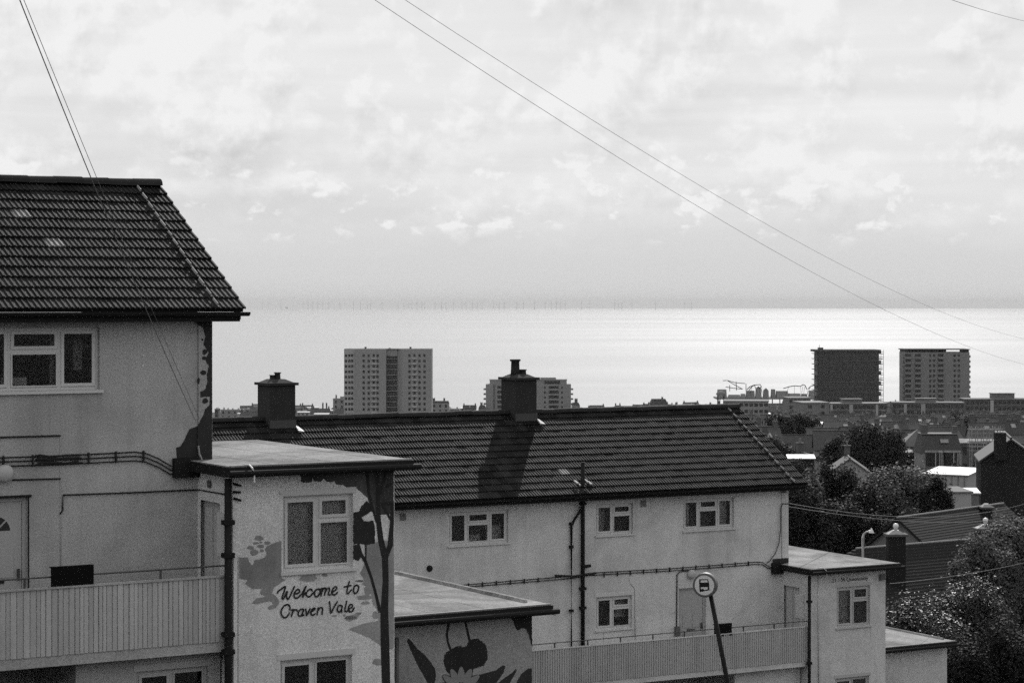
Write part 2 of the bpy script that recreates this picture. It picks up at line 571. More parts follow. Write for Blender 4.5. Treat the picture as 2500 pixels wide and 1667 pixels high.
def window(root, s0, s1, z0, z1, p, lights, frame='pvc', sill=True, blind=None, lintel=False, label=None, pane_fill=False, rain=None):
    """lights: list of (relative width, transom from top or 0)"""
    f, ci = 0.055, 0.045
    y0, y1 = p + 0.07, p + 0.14
    b = MB()
    b.box(s0, s1, y0, y1, z0, z0 + f)
    b.box(s0, s1, y0, y1, z1 - f, z1)
    b.box(s0, s0 + f, y0, y1, z0 + f, z1 - f)
    b.box(s1 - f, s1, y0, y1, z0 + f, z1 - f)
    tot = sum(w for w, _ in lights)
    x = s0 + f
    W_ = (s1 - s0 - 2 * f - 0.06 * (len(lights) - 1))
    panes = []
    for i, (w, tr) in enumerate(lights):
        w_ = W_ * w / tot
        if i:
            b.box(x, x + 0.06, y0, y1, z0 + f, z1 - f)
            x += 0.06
        cells = [(z0 + f, z1 - f)]
        if tr:
            zt = z1 - f - (z1 - z0 - 2 * f) * tr
            b.box(x, x + w_, y0, y1, zt - 0.03, zt + 0.03)
            cells = [(z0 + f, zt - 0.03), (zt + 0.03, z1 - f)]
        for k, (c0, c1) in enumerate(cells):
            e = ci if (tr or i % 2 == 0) else ci * 0.5
            if k == 0 and tr:
                e = ci * 0.45
            yb0, yb1 = y0 - 0.018, y0 + 0.03
            b.box(x, x + w_, yb0, yb1, c0, c0 + e)
            b.box(x, x + w_, yb0, yb1, c1 - e, c1)
            b.box(x, x + e, yb0, yb1, c0 + e, c1 - e)
            b.box(x + w_ - e, x + w_, yb0, yb1, c0 + e, c1 - e)
            panes.append((x + e, x + w_ - e, c0 + e, c1 - e))
        x += w_
    win = b.build('window', frame, root)
    if label:
        win['label'] = label
    for (a, c, e, h) in panes:
        MB().box(a, c, y0 + 0.002, y0 + 0.014, e, h).build('pane', 'glass', win)
    if sill:
        MB().box(s0 - 0.05, s1 + 0.05, p - 0.045, p + 0.068, z0 - 0.05, z0 - 0.004).build('sill', frame, win)
    if lintel:
        MB().box(s0 - 0.05, s1 + 0.05, p - 0.012, p + 0.02, z1 + 0.01, z1 + 0.10).build('lintel', frame, win)
    if rain:
        for k in range(random.choice((4, 5, 6))):
            x = random.choice((s0 - 0.03, s1 + 0.02, random.uniform(s0, s1), random.uniform(s0, s1)))
            l_, w_ = random.uniform(0.12, 0.55), random.uniform(0.012, 0.045)
            pts = [(x - w_ / 2, p, z0 - 0.052), (x + w_ / 2, p, z0 - 0.052)]
            nn = 6
            pts += [(x + w_ / 2 * (1 - t / nn) ** 0.7 + random.gauss(0, 0.003), p, z0 - 0.052 - l_ * t / nn) for t in range(1, nn + 1)]
            pts += [(x - w_ / 2 * (1 - t / nn) ** 0.7 - 0.003 + random.gauss(0, 0.003), p, z0 - 0.052 - l_ * t / nn) for t in range(nn - 1, 0, -1)]
            rs = MB()
            patch(rs, pts, 0.0015 + 0.0002 * k)
            rs.build('rain_mark', rain, win)
    if pane_fill:  # pleated sheet added behind the glass to brighten dark panes
        bm = MB()
        n = 24
        for k in range(n):
            xa, xb = s0 - 0.05 + (s1 - s0 + 0.1) * k / n, s0 - 0.05 + (s1 - s0 + 0.1) * (k + 1) / n
            bm.poly([(xa, p + 0.42 + 0.04 * (k % 2), z0 - 0.1), (xb, p + 0.42 + 0.04 * ((k + 1) % 2), z0 - 0.1), (xb, p + 0.42 + 0.04 * ((k + 1) % 2), z1 + 0.1), (xa, p + 0.42 + 0.04 * (k % 2), z1 + 0.1)])
        bm.build('net_curtain', 'net', win)
    if blind:
        bm = MB()
        for (a, c, h0, h1, off) in blind:
            aa, cc = s0 + (s1 - s0) * a, s0 + (s1 - s0) * c
            n = 10
            for k in range(n):
                xa, xb = aa + (cc - aa) * k / n, aa + (cc - aa) * (k + 1) / n
                ya, yb = p + off + 0.03 * (k % 2), p + off + 0.03 * ((k + 1) % 2)
                za, zb = z0 + (z1 - z0) * h0, z0 + (z1 - z0) * h1
                bm.poly([(xa, ya, za), (xb, yb, za), (xb, yb, zb), (xa, ya, zb)])
        bm.build('curtain', 'blind', win)
    return win


def ribbon(b, pts, hw, off):
    """flat painted stroke on a plane: pts in (s, p, z), half width(s) hw, lifted off by `off` towards the viewer"""
    P = [Vector(q) for q in pts]
    hs = hw if isinstance(hw, (list, tuple)) else [hw] * len(P)
    L, Rr = [], []
    for k, q in enumerate(P):
        d = P[min(k + 1, len(P) - 1)] - P[max(k - 1, 0)]
        d.y = 0
        d.normalize()
        nrm = Vector((-d.z, 0, d.x))
        L.append(q + nrm * hs[k] + Vector((0, -off, 0)))
        Rr.append(q - nrm * hs[k] + Vector((0, -off, 0)))
    for k in range(len(P) - 1):
        b.poly([L[k], L[k + 1], Rr[k + 1], Rr[k]])
    for q, h in ((P[0], hs[0]), (P[-1], hs[-1])):          # rounded ends
        b.poly([(q.x + h * math.cos(t), q.y - off - 0.0004, q.z + h * math.sin(t)) for t in [2 * math.pi * j / 10 for j in range(10)]])


def patch(b, pts, off):
    P = [Vector(q) for q in pts]
    i = len(b.v)
    b.v.extend([(q.x, q.y - off, q.z) for q in P])
    for t in tessellate_polygon([[Vector((q.x, q.z, 0)) for q in P]]):
        b.f.append(tuple(i + k for k in t))


def ell(cx, cy, rx, ry, n=16, wob=0.12):
    return [(cx + rx * (1 + wob * math.sin(3.1 * t + cx)) * math.cos(t), cy + ry * (1 + wob * math.cos(2.3 * t + cy)) * math.sin(t)) for t in [2 * math.pi * j / n for j in range(n)]]


def rough_edge(pts, amp, step):
    """give a traced paint outline a hand-painted, uneven edge"""
    out = []
    for (x0, y0), (x1, y1) in zip(pts, pts[1:] + pts[:1]):
        n = max(1, int(math.hypot(x1 - x0, y1 - y0) / step))
        for k in range(n):
            t = k / n
            out.append((x0 + (x1 - x0) * t + random.uniform(-amp, amp), y0 + (y1 - y0) * t + random.uniform(-amp, amp)))
    return out


# one interlocking roof tile: three rolls, pan, thick tail
TW, GAUGE = 0.2601, 0.0


def tile_section():
    pts = []
    q = TW / 3
    for k in range(3):
        x = k * q
        pts += [(x, 0.0), (x + 0.046, 0.0), (x + 0.052, 0.015), (x + 0.079, 0.015)]
    pts.append((TW, 0.0))
    return pts


TSEC = tile_section()


def tile_geo(length):
    """local x across, y up the slope, z off the roof; tail at y=0"""
    v, f = [], []
    n = len(TSEC)
    for (y, dz) in ((0.0, 0.0), (length, 0.0)):
        for (x, z) in TSEC:
            v.append((x, y, z + 0.018))
    for x, z in TSEC:
        v.append((x, 0.004, z - 0.016))
    for i in range(n - 1):
        f.append((i, i + 1, n + i + 1, n + i))
        f.append((2 * n + i, 2 * n + i + 1, i + 1, i))
    f.append((n - 1, 3 * n - 1, 2 * n - 1))
    f.append((0, n, 2 * n))
    return v, f


def pitched_roof(bk, sL, sR, ind_lo, ind_hi, special):
    """gable roof over the block, tiles laid one by one between s = ind_lo .. ind_hi"""
    E = bk.z(0.0)
    pe, pr, rise = -0.45, 3.0, 2.05
    run = pr - pe
    sl_len = math.hypot(run, rise)
    ang = math.atan2(rise, run)
    b = MB()
    th = 0.05
    b.hexa([(sL, pe, E - th), (sR - 0.03, pe, E - th), (sR - 0.03, pr, E + rise - th), (sL, pr, E + rise - th)],
           [(sL, pe, E - 0.004), (sR - 0.03, pe, E - 0.004), (sR - 0.03, pr, E + rise - 0.004), (sL, pr, E + rise - 0.004)])
    bp = 2 * pr - pe
    b.hexa([(sL, pr, E + rise - th), (sR - 0.03, pr, E + rise - th), (sR - 0.03, bp, E - th), (sL, bp, E - th)],
           [(sL, pr, E + rise + 0.02), (sR - 0.03, pr, E + rise + 0.02), (sR - 0.03, bp, E + 0.02), (sL, bp, E + 0.02)])
    roof = b.build('roof', 'tile_far', bk.root)
    ny = 13
    gauge = sl_len / ny
    tilt = math.atan2(0.030, gauge)
    v, f = tile_geo(gauge + 0.03)
    me = bpy.data.meshes.new('tile')
    me.from_pydata(v, [], f)
    me.materials.append(M['tile'])
    me2 = me.copy()
    me2.materials.clear()
    me2.materials.append(M['tile_new'])
    cols = int((sR - sL) / TW)
    va = np.array(v)
    bv, bf, br = [], [], []
    rest = 0
    for i in range(cols):
        x0 = sR - (i + 1) * TW
        for j in range(ny):
            d = j * gauge - 0.03
            y = pe + math.cos(ang) * d - math.sin(ang) * 0.016
            z = E + math.sin(ang) * d + math.cos(ang) * 0.016
            rx = ang - tilt + random.gauss(0, 0.006)
            rz = random.gauss(0, 0.003)
            y += random.gauss(0, 0.003)
            if ind_lo <= x0 < ind_hi:
                o = link('tile', me2 if (i, j) in special else me, roof)
                o.location = (x0, y, z)
                o.rotation_euler = (rx, random.gauss(0, 0.006), rz)
            else:
                c, s = math.cos(rx), math.sin(rx)
                w = va.copy()
                w[:, 1], w[:, 2] = va[:, 1] * c - va[:, 2] * s, va[:, 1] * s + va[:, 2] * c
                w += (x0, y, z)
                k = rest * len(v)
                bv.append(w)
                bf += [tuple(k + q for q in face) for face in f]
                br += [random.random()] * len(v)
                rest += 1
    if rest:
        me3 = bpy.data.meshes.new('roof_tiles')
        me3.from_pydata(np.concatenate(bv).tolist(), [], bf)
        me3.materials.append(M['tile_far'])
        at_ = me3.attributes.new('rnd', 'FLOAT', 'POINT')
        at_.data.foreach_set('value', br)
        tag(link('roof_tiles', me3, roof), kind='stuff')
    # ridge tiles
    rl = 0.46
    b = MB()
    n = 7
    prof = [(0.125 * math.cos(math.pi * (k / (n - 1))), 0.115 * math.sin(math.pi * (k / (n - 1)))) for k in range(n)]
    for x in (0.0, rl + 0.02):
        k_ = 1.0 if x == 0 else 1.06
        for (a, c) in prof:
            b.v.append((x, a * k_, c * k_))
    for k in range(n - 1):
        b.f.append((k, k + 1, n + k + 1, n + k))
    b.f.append(tuple(reversed(range(n))))
    b.f.append(tuple(range(n, 2 * n)))
    mr = b.mesh('ridge_tile', 'ridge')
    x = sR - rl - 0.03
    while x > sL:
        o = link('ridge_tile', mr, roof)
        o.location = (x, pr, E + rise - 0.005 + random.gauss(0, 0.004))
        o.rotation_euler = (random.gauss(0, 0.02), random.gauss(0, 0.006), 0)
        x -= rl
    # pale mortar bedding that shows as a broken line above the gable wall
    b = MB()
    for j in range(ny):
        d0, d1 = j * gauge + 0.02, (j + 1) * gauge - 0.05
        sx = sR - 0.46 + random.gauss(0, 0.004)
        for w0, w1 in ((d0, d0 + (d1 - d0) * random.uniform(0.7, 1.0)),):
            pts = []
            for d, h in ((w0, 0.084), (w1, 0.066)):
                y = pe + math.cos(ang) * d - math.sin(ang) * h
                z = E + math.sin(ang) * d + math.cos(ang) * h
                pts.append((y, z))
            hw = random.uniform(0.005, 0.008)
            b = MB()
            (ya, za), (yb, zb) = pts
            b.hexa([(sx - hw, ya + 0.03, za - 0.05), (sx + hw, ya + 0.03, za - 0.05), (sx + hw, yb + 0.03, zb - 0.05), (sx - hw, yb + 0.03, zb - 0.05)],
                   [(sx - hw, ya, za), (sx + hw, ya, za), (sx + hw, yb, zb), (sx - hw, yb, zb)])
            b.build('verge_mortar', 'mortar', roof)
    # eaves: fascia board, gutter, soffit, bargeboard
    MB().box(sL, sR - 0.06, pe + 0.05, pe + 0.085, E - 0.20, E - 0.055).build('fascia', 'fascia', roof)
    g_ = MB()
    gp = [(0.062 * math.cos(math.pi + math.pi * k / 6), 0.062 * math.sin(math.pi + math.pi * k / 6)) for k in range(7)]
    for x in (sL, sR + 0.06):
        for (a, c) in gp:
            g_.v.append((x, pe - 0.02 + a, E - 0.055 + c))
        for (a, c) in reversed(gp):
            g_.v.append((x, pe - 0.02 + a * 0.86, E - 0.053 + c * 0.86))
    m_ = 14
    for k in range(m_):
        g_.f.append((k, (k + 1) % m_, m_ + (k + 1) % m_, m_ + k))
    g_.f.append(tuple(range(m_)))
    g_.f.append(tuple(range(2 * m_ - 1, m_ - 1, -1)))
    g_.build('gutter', 'black', roof)
    MB().box(sL, sR - 0.08, pe + 0.085, 0.0, E - 0.20, E - 0.185).build('soffit', 'pale_board', roof)
    MB().hexa([(sR - 0.09, pe + 0.02, E - 0.17), (sR - 0.06, pe + 0.02, E - 0.17), (sR - 0.06, pr, E + rise - 0.20), (sR - 0.09, pr, E + rise - 0.20)],
              [(sR - 0.09, pe + 0.02, E - 0.052), (sR - 0.06, pe + 0.02, E - 0.052), (sR - 0.06, pr, E + rise - 0.052), (sR - 0.09, pr, E + rise - 0.052)]).build('bargeboard', 'fascia', roof)
    return roof


def flat_roof(bk, s0, s1, p0, p1, ztop, name, seams):
    """felt deck with dark fascia and upstand edges; seams = list of s positions for the lapped joints"""
    b = MB()
    b.box(s0, s1, p0, p1, ztop - 0.04, ztop)
    roof = b.build(name, 'felt', bk.root)
    fz0, fz1 = ztop - 0.165, ztop - 0.012
    MB().box(s0 - 0.028, s1 + 0.028, p0 - 0.028, p0 - 0.001, fz0, fz1).build('fascia', 'fascia', roof)
    MB().box(s0 - 0.028, s0 - 0.001, p0, p1, fz0, fz1).build('fascia', 'fascia', roof)
    MB().box(s1 + 0.001, s1 + 0.028, p0, p1, fz0, fz1).build('fascia', 'fascia', roof)
    # gutter along the front
    MB().tube([(s0 - 0.05, p0 - 0.07, ztop - 0.10), (s1 + 0.11, p0 - 0.07, ztop - 0.11)], 0.046, 8).build('gutter', 'black', roof)
    MB().box(s0 + 0.02, s1 - 0.02, p0, p1, ztop - 0.16, ztop - 0.145).build('soffit', 'fascia', roof)
    # drip edge that catches the light
    MB().box(s0 + 0.001, s1 - 0.001, p0 - 0.0005, p0 + 0.05, ztop + 0.001, ztop + 0.012).build('drip_edge', 'felt_lap', roof)
    for sp in seams:
        MB().box(sp - 0.012, sp + 0.012, p0 + 0.06, p1, ztop + 0.0005, ztop + 0.003).build('felt_seam', 'felt', roof)
    return roof


def pipe(root, name, pts, r, brackets=(), m='black'):
    o = MB().tube(pts, r, 10).build(name, m, root, True)
    for q in brackets:
        MB().box(q[0] - r * 1.5, q[0] + r * 1.5, q[1] - r * 1.15, q[1] + r * 1.3, q[2] - 0.035, q[2] + 0.035).build('bracket', m, o)
    return o


def block_common(bk, wall_m, sL, balcony_holes, up_holes, low_holes, t1_holes, ind, boards_ind):
    """shell shared by both blocks; coordinates in s, p and height relative to the eaves"""
    rt = bk.root
    z = bk.z
    zb = 0.0
    top = z(-0.19)
    # main body
    b = MB()
    wall_front(b, sL, -0.235, z(-5.12), top, 0.0, up_holes + balcony_holes)
    # back and gable
    b.poly([(sL, 6, zb), (sL, 0, zb), (sL, 0, top), (sL, 3, z(1.97)), (sL, 6, top)])
    b.poly([(0, 0.4, zb), (0, 6, zb), (0, 6, top), (0, 3, z(1.97)), (0, 0.4, top)])
    b.poly([(0, 6, zb), (sL, 6, zb), (sL, 6, top), (0, 6, top)])
    b.poly([(sL, 0.9, z(-2.6)), (-0.235, 0.9, z(-2.6)), (-0.235, 6, z(-2.6)), (sL, 6, z(-2.6))])
    b.build('wall', wall_m, rt)
    # dark rooms behind the windows
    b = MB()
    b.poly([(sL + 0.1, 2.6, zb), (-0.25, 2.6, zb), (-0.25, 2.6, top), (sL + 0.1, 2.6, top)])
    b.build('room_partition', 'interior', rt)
    # gable pier, slightly proud of the facade
    MB().box(-0.23, 0.0, -0.022, 0.4, zb, top).build('gable_pier', wall_m, rt)
    # storey under the balcony: wall brought forward, passage at the far left
    b = MB()
    wall_front(b, -2.55, -0.27, zb, z(-5.14), -0.95, low_holes)
    b.poly([(-2.55, 0.9, zb), (-2.55, -0.95, zb), (-2.55, -0.95, z(-5.14)), (-2.55, 0.9, z(-5.14))])
    b.poly([(sL, 0.9, zb), (-2.55, 0.9, zb), (-2.55, 0.9, z(-5.14)), (sL, 0.9, z(-5.14))])
    b.build('lower_wall', wall_m, rt)
    # balcony slab, cladding, cap, rail
    MB().box(sL, -0.26, -1.27, 0.02, z(-5.13), z(-4.98)).build('balcony_slab', wall_m, rt)
    bal = MB().box(sL, -0.262, -1.31, -1.24, z(-4.012), z(-3.985)).build('balcony_panel', wall_m, rt)
    zlo, zhi = z(-4.975), z(-4.014)
    if boards_ind:
        bw_ = 0.0745
        me = MB().hexa([(0.0015, 0, 0), (bw_ - 0.0015, 0, 0), (bw_ - 0.007, -0.014, 0), (0.007, -0.014, 0)], [(0.0015, 0, zhi - zlo), (bw_ - 0.0015, 0, zhi - zlo), (bw_ - 0.007, -0.014, zhi - zlo), (0.007, -0.014, zhi - zlo)]).mesh('board', 'board')
        x = -0.262 - bw_
        while x > sL:
            o = link('board', me, bal)
            o.location = (x, -1.275 + random.gauss(0, 0.004), zlo)
            k_ = random.choice((0.82, 1.0, 1.0, 1.18, 1.3))
            o.scale = (k_ * 0.98, random.uniform(0.5, 1.2), 1)
            o.location.x = x + bw_ - bw_ * k_
            x -= bw_ * k_
    else:
        b = MB()
        bw_ = 0.0745
        x = -0.262 - bw_
        while x > sL:
            j = random.gauss(0, 0.003)
            b.hexa([(x + 0.003, -1.275 + j, zlo), (x + bw_ - 0.003, -1.275 + j, zlo), (x + bw_ - 0.012, -1.297 + j, zlo), (x + 0.012, -1.297 + j, zlo)],
                   [(x + 0.003, -1.275 + j, zhi), (x + bw_ - 0.003, -1.275 + j, zhi), (x + bw_ - 0.012, -1.297 + j, zhi), (x + 0.012, -1.297 + j, zhi)])
            x -= bw_
        tag(b.build('boards', 'board_far', bal), kind='stuff')
    MB().box(sL, -0.264, -1.27, -1.22, z(-4.97), z(-4.02)).build('backing_sheet', wall_m, bal)
    rail = MB().tube([(sL, -1.26, z(-3.845)), (-0.25, -1.26, z(-3.845))], 0.013, 6).build('handrail', 'rail', rt)
    return rail


def stair_tower(bk, wall_m, holes, ur, ul, roofname='tower_roof'):
    """projecting stair tower beyond the gable, with the lower box next to it"""
    rt, z, zb = bk.root, bk.z, 0.0
    zt = z(-2.34)
    b = MB()
    wall_front(b, -0.235, 2.50, zb, zt - 0.14, -1.34, holes)
    b.poly([(2.50, -1.34, zb), (2.50, 3.9, zb), (2.50, 3.9, zt - 0.14), (2.50, -1.34, zt - 0.14)])
    b.poly([(2.50, 3.9, zb), (0.0, 3.9, zb), (0.0, 3.9, zt - 0.14), (2.50, 3.9, zt - 0.14)])
    tw = b.build('tower_wall', wall_m, rt)
    flat_roof(bk, bk.fs(ul, 0, -1.62)[0], bk.fs(ur, 0, -1.62)[0], -1.62, 4.15, zt, roofname, [0.35, 1.35, 2.3])
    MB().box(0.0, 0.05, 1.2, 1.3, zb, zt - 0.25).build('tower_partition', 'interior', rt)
    return tw


def globe_lamp(root, c, r):
    o = MB().lathe((0, 0, 0), [(r * math.sin(math.pi * k / 8), -r * math.cos(math.pi * k / 8)) for k in range(1, 8)], 14).build('wall_lamp', 'lamp_glass', root, True)
    o.location = c
    o.scale = (1, 0.55, 1)
    return o


def cable_run(root, lines, clips, r=0.011):
    b = MB()
    for ln in lines:
        b.tube(ln, r, 5)
    o = b.build('cable_run', 'cable', root)
    for (q, h) in clips:
        MB().box(q[0] - 0.012, q[0] + 0.012, q[1] - 0.022, q[1] + 0.012, q[2] - h, q[2] + h).build('clip', 'cable', o)
    return o


# ---------------------------------------------------------------- block one (near, left)
B1 = Block(517, 34.4, 59.0, -0.068, -7.79, 'apartment_block', 'near pale apartment block with dark tiled roof and a welcome mural on its stair tower')
rt = B1.root


def hole(bk, u0, v0, u1, v1, p):
    a = bk.fs(u0, v0, p)
    c = bk.fs(u1, v1, p)
    return (a[0], c[0], min(a[2], c[2]), max(a[2], c[2]))


def rect(bk, u0, u1, vt, vb, p):
    """opening from left / right columns and the top / bottom rows measured at its middle"""
    a, c = bk.fs(u0, 0, p)[0], bk.fs(u1, 0, p)[0]
    um = (u0 + u1) / 2
    return (a, c, bk.fs(um, vb, p)[2], bk.fs(um, vt, p)[2])


W_up = rect(B1, 0, 243, 799, 953, 0.0)
W_up = (W_up[1] - 2.0, W_up[1], W_up[2], W_up[3])
d_r = B1.fs(67, 1213, 0)
D1 = (d_r[0] - 0.93, d_r[0], B1.z(-4.98), d_r[2])
T1w = rect(B1, 691, 862, 1208, 1390, -1.34)
T1w2 = rect(B1, 684, 860, 1605, 1790, -1.34)
L1w = rect(B1, 334, 508, 1632, 1800, -0.95)
L1w = (L1w[0], min(L1w[1], -0.42), L1w[2], L1w[3])
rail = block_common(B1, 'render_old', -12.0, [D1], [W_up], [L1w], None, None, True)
sp = set()
for (i, j) in ((8, 6), (8, 6), (13, 6), (9, 9), (10, 6), (14, 6), (12, 0), (15, 2)):
    sp.add((i, j))
roof1 = pitched_roof(B1, -12.0, 0.36, -4.4, 9.0, {(13, 6), (9, 6), (10, 9)})
window(rt, *W_up, 0.0, [(1, 0), (1.35, 0.36), (1, 0)], 'pvc', blind=[(0.66, 0.71, 0.02, 0.98, 0.3), (0.9, 0.97, 0.3, 0.8, 0.6), (0.3, 0.5, 0.0, 0.2, 0.4)], rain='rain_old')
window(rt, *L1w, -0.95, [(1, 0), (1, 0)], 'pvc_old', lintel=True)
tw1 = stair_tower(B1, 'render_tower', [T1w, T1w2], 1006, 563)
window(rt, *T1w, -1.34, [(1.05, 0), (1, 0.32)], 'pvc', blind=[(0.02, 0.5, 0.02, 0.98, 0.17), (0.5, 0.98, 0.02, 0.98, 0.17)], lintel=True, rain='rain_tower')
window(rt, *T1w2, -1.34, [(1, 0), (1.1, 0)], 'pvc', lintel=True)
# rail posts
for u in (60, 392):
    q = B1.fs(u, 1420, -1.26)
    MB().box(q[0] - 0.014, q[0] + 0.014, -1.272, -1.248, B1.z(-3.98), B1.z(-3.85)).build('rail_post', 'rail', rail)
for sx in (-5.6, -7.4, -9.2, -11):
    MB().box(sx - 0.014, sx + 0.014, -1.272, -1.248, B1.z(-3.98), B1.z(-3.85)).build('rail_post', 'rail', rail)


def front_door(bk, D, fan):
    a, c, e, h = D
    b = MB()
    y0, y1 = 0.06, 0.13
    b.box(a, a + 0.06, y0, y1, e, h)
    b.box(c - 0.06, c, y0, y1, e, h)
    b.box(a + 0.06, c - 0.06, y0, y1, h - 0.06, h)
    fr = b.build('door', 'door', bk.root)
    lf = MB()
    lf.box(a + 0.065, c - 0.065, y0 + 0.02, y0 + 0.06, e + 0.02, h - 0.065)
    m = (a + c) / 2
    w = (c - a) / 2 - 0.19
    for (z0, z1) in ((e + 0.2, e + 0.85), (e + 1.0, h - 0.75)):
        for (x0, x1) in ((m - w, m - 0.05), (m + 0.05, m + w)):
            lf.box(x0, x1, y0 + 0.008, y0 + 0.0185, z0, z1)
    leaf = lf.build('door_leaf', 'door', fr)
    if fan:
        fz = h - 0.50
        g2 = MB()
        for k in range(4):
            t0, t1 = math.pi * k / 4 + 0.06, math.pi * (k + 1) / 4 - 0.06
            P = []
            for t in [t0 + (t1 - t0) * q / 4 for q in range(5)]:
                P.append((m + 0.225 * math.cos(t), y0 + 0.015, fz + 0.225 * math.sin(t)))
            tm = (t0 + t1) / 2
            P.append((m + 0.03 * math.cos(tm), y0 + 0.015, fz + 0.03 * math.sin(tm)))
            g2.poly(P)
        g2.build('fanlight', 'farglass', fr)
    MB().box(m - 0.13, m + 0.13, y0 + 0.0, y0 + 0.018, e + 0.92, e + 0.965).build('letterbox', 'black' if fan else 'sign_grey', fr)
    MB().box(c - 0.135, c - 0.105, y0 - 0.03, y0 + 0.018, e + 0.95, e + 1.12).build('handle', 'rail', fr)
    return fr


front_door(B1, D1, True)
MB().box(D1[0] - 0.1, D1[1] + 0.055, -0.035, -0.001, D1[3] + 0.002, D1[3] + 0.035).build('drip_mould', 'black', rt)
MB().box(D1[1] + 0.004, D1[1] + 0.022, -0.014, -0.001, D1[2], D1[3]).build('door_seal', 'black', rt)
globe_lamp(rt, (B1.fs(12, 1155, -0.06)), 0.135)
# black tubes drawn in place of ledge shadows, then wall piping and cable run
for (u0, v0, u1, v1, r) in ((-60, 1069, 148, 1063, 0.013), (30, 1171, 148, 1168, 0.012)):
    pipe(rt, 'conduit', [B1.fs(u0, v0, -0.016), B1.fs(u1, v1, -0.016)], r, m='cable')
pipe(rt, 'conduit', [B1.fs(146, 1255, -0.02), B1.fs(153, 1245, -0.02), B1.fs(154, 1208, -0.02), B1.fs(320, 1202, -0.02), B1.fs(483, 1195, -0.03)], 0.012, m='cable')
pipe(rt, 'conduit', [B1.fs(483, 1195, -0.03), B1.fp(548, 1206, -0.25)], 0.011, m='cable')
pipe(rt, 'downpipe', [B1.fs(148, 1064, -0.008), B1.fs(148, 1470, -0.008)], 0.007, m='render_old')  # narrow bead for the faint render joint, no pipe
ln = []
for dv in (0, 10, 21):
    k = 0.93 if dv else 1
    ln.append([B1.fs(u, v + dv, -0.03) for u, v in ((-80, 1119), (0, 1117), (150, 1112), (290, 1105), (330, 1103), (355, 1106), (385, 1118), (415, 1136), (440, 1147 - dv * 0.6))])
clips = [(B1.fs(u, v + 9, -0.03), 0.085) for u, v in ((8, 1117), (80, 1115), (216, 1109), (283, 1106), (350, 1104))]
cable_run(rt, ln, clips)
b = MB()
for k in range(9):
    dv = random.uniform(-4, 22)
    b.tube([B1.fs(u, v + dv + random.uniform(-3, 3), -0.035) for u, v in ((88 + random.uniform(-8, 10), 1114), (120, 1114), (160, 1112), (198 + random.uniform(-8, 8), 1111))], 0.013, 5)
b.build('cable_splice', 'cable', rt)
# stained black corner above the tower roof
for (u, v, r_) in ((350, 867, 0.014), (334, 883, 0.010), (349, 892, 0.016), (382, 865, 0.007), (319, 817, 0.008), (329, 819, 0.008), (342, 813, 0.010), (396, 882, 0.007)):
    c = B1.fs(u, v, -0.006)
    MB().box(c[0] - r_ * 0.7, c[0] + r_ * 0.7, -0.008, -0.001, c[2] - r_, c[2] + r_).build('paint_chip', 'white_gloss', rt)
st = MB()
zz4 = lambda pts: [(380 + x / 3.644, 740 + y / 3.644) for x, y in pts]
foot = [(182, 1282), (215, 1275), (250, 1225), (300, 1118), (355, 1100), (372, 1090), (372, 1500), (205, 1500), (190, 1440)]
patch(st, [B1.fs(u, v, 0.0) for u, v in rough_edge(zz4(foot), 0.4, 3)], 0.006)
strip = [(374, 1090), (398, 1035), (425, 990), (440, 940), (480, 900), (480, 830), (400, 835), (395, 790), (440, 765), (460, 700), (455, 640), (470, 560), (440, 500), (470, 440), (425, 370), (440, 290), (420, 220),
         (345, 170), (345, 140), (375, 108), (500, 104), (502, 1400), (374, 1400)]
patch(st, [B1.fs(u, v, -0.022) for u, v in rough_edge(zz4(strip), 0.8, 2.5)], 0.004)
for e in (ell(435, 435, 22, 24), (ell(430, 490, 18, 18)), ell(425, 618, 28, 20), ell(440, 868, 26, 24), ell(415, 325, 10, 10), ell(380, 690, 12, 28)):
    patch(st, [B1.fs(u, v, -0.022) for u, v in zz4(e)], 0.004)
st.build('black_staining', 'stain', rt)
MB().box(-0.66, -0.236, -0.10, -0.007, B1.z(-2.60), B1.z(-2.30)).build('gutter_end_box', 'black', rt)
MB().tube([B1.fs(484, 1088, -0.06), B1.fs(487, 1108, -0.06), B1.fs(493, 1122, -0.08)], 0.016, 6).build('overflow_pipe', 'steel', rt)
# tower corner downpipe, side door and side window (seen on the cross wall)
zt1 = B1.z(-2.34)
q = B1.fs(557, 1300, -1.39)
pipe(rt, 'downpipe', [(q[0], -1.39, zt1 - 0.2), (q[0], -1.39, 0.0)], 0.056, [(q[0], -1.39, B1.fs(557, v, -1.39)[2]) for v in (1275, 1355, 1548, 1590)])
q2 = B1.fs(574, 1400, -1.375)
MB().box(q2[0] - 0.035, q2[0] + 0.03, -1.40, -1.344, 0.0, B1.fs(574, 1357, -1.38)[2]).build('trunking', 'render_tower', rt)
pipe(rt, 'conduit', [(q2[0] + 0.045, -1.36, B1.fs(574, 1360, -1.38)[2]), (q2[0] + 0.045, -1.36, 0.0)], 0.011, m='black')
for (u, v, a) in ((570, 1180, 0.5), (569, 1200, 0), (570, 1215, 0.7)):
    q3 = B1.fs(u, v, -1.36)
    MB().tube([q3, (q3[0] + 0.11, -1.40, q3[2] - 0.05 * a - 0.01)], 0.018, 5).build('pipe_bracket_stub', 'black', rt)


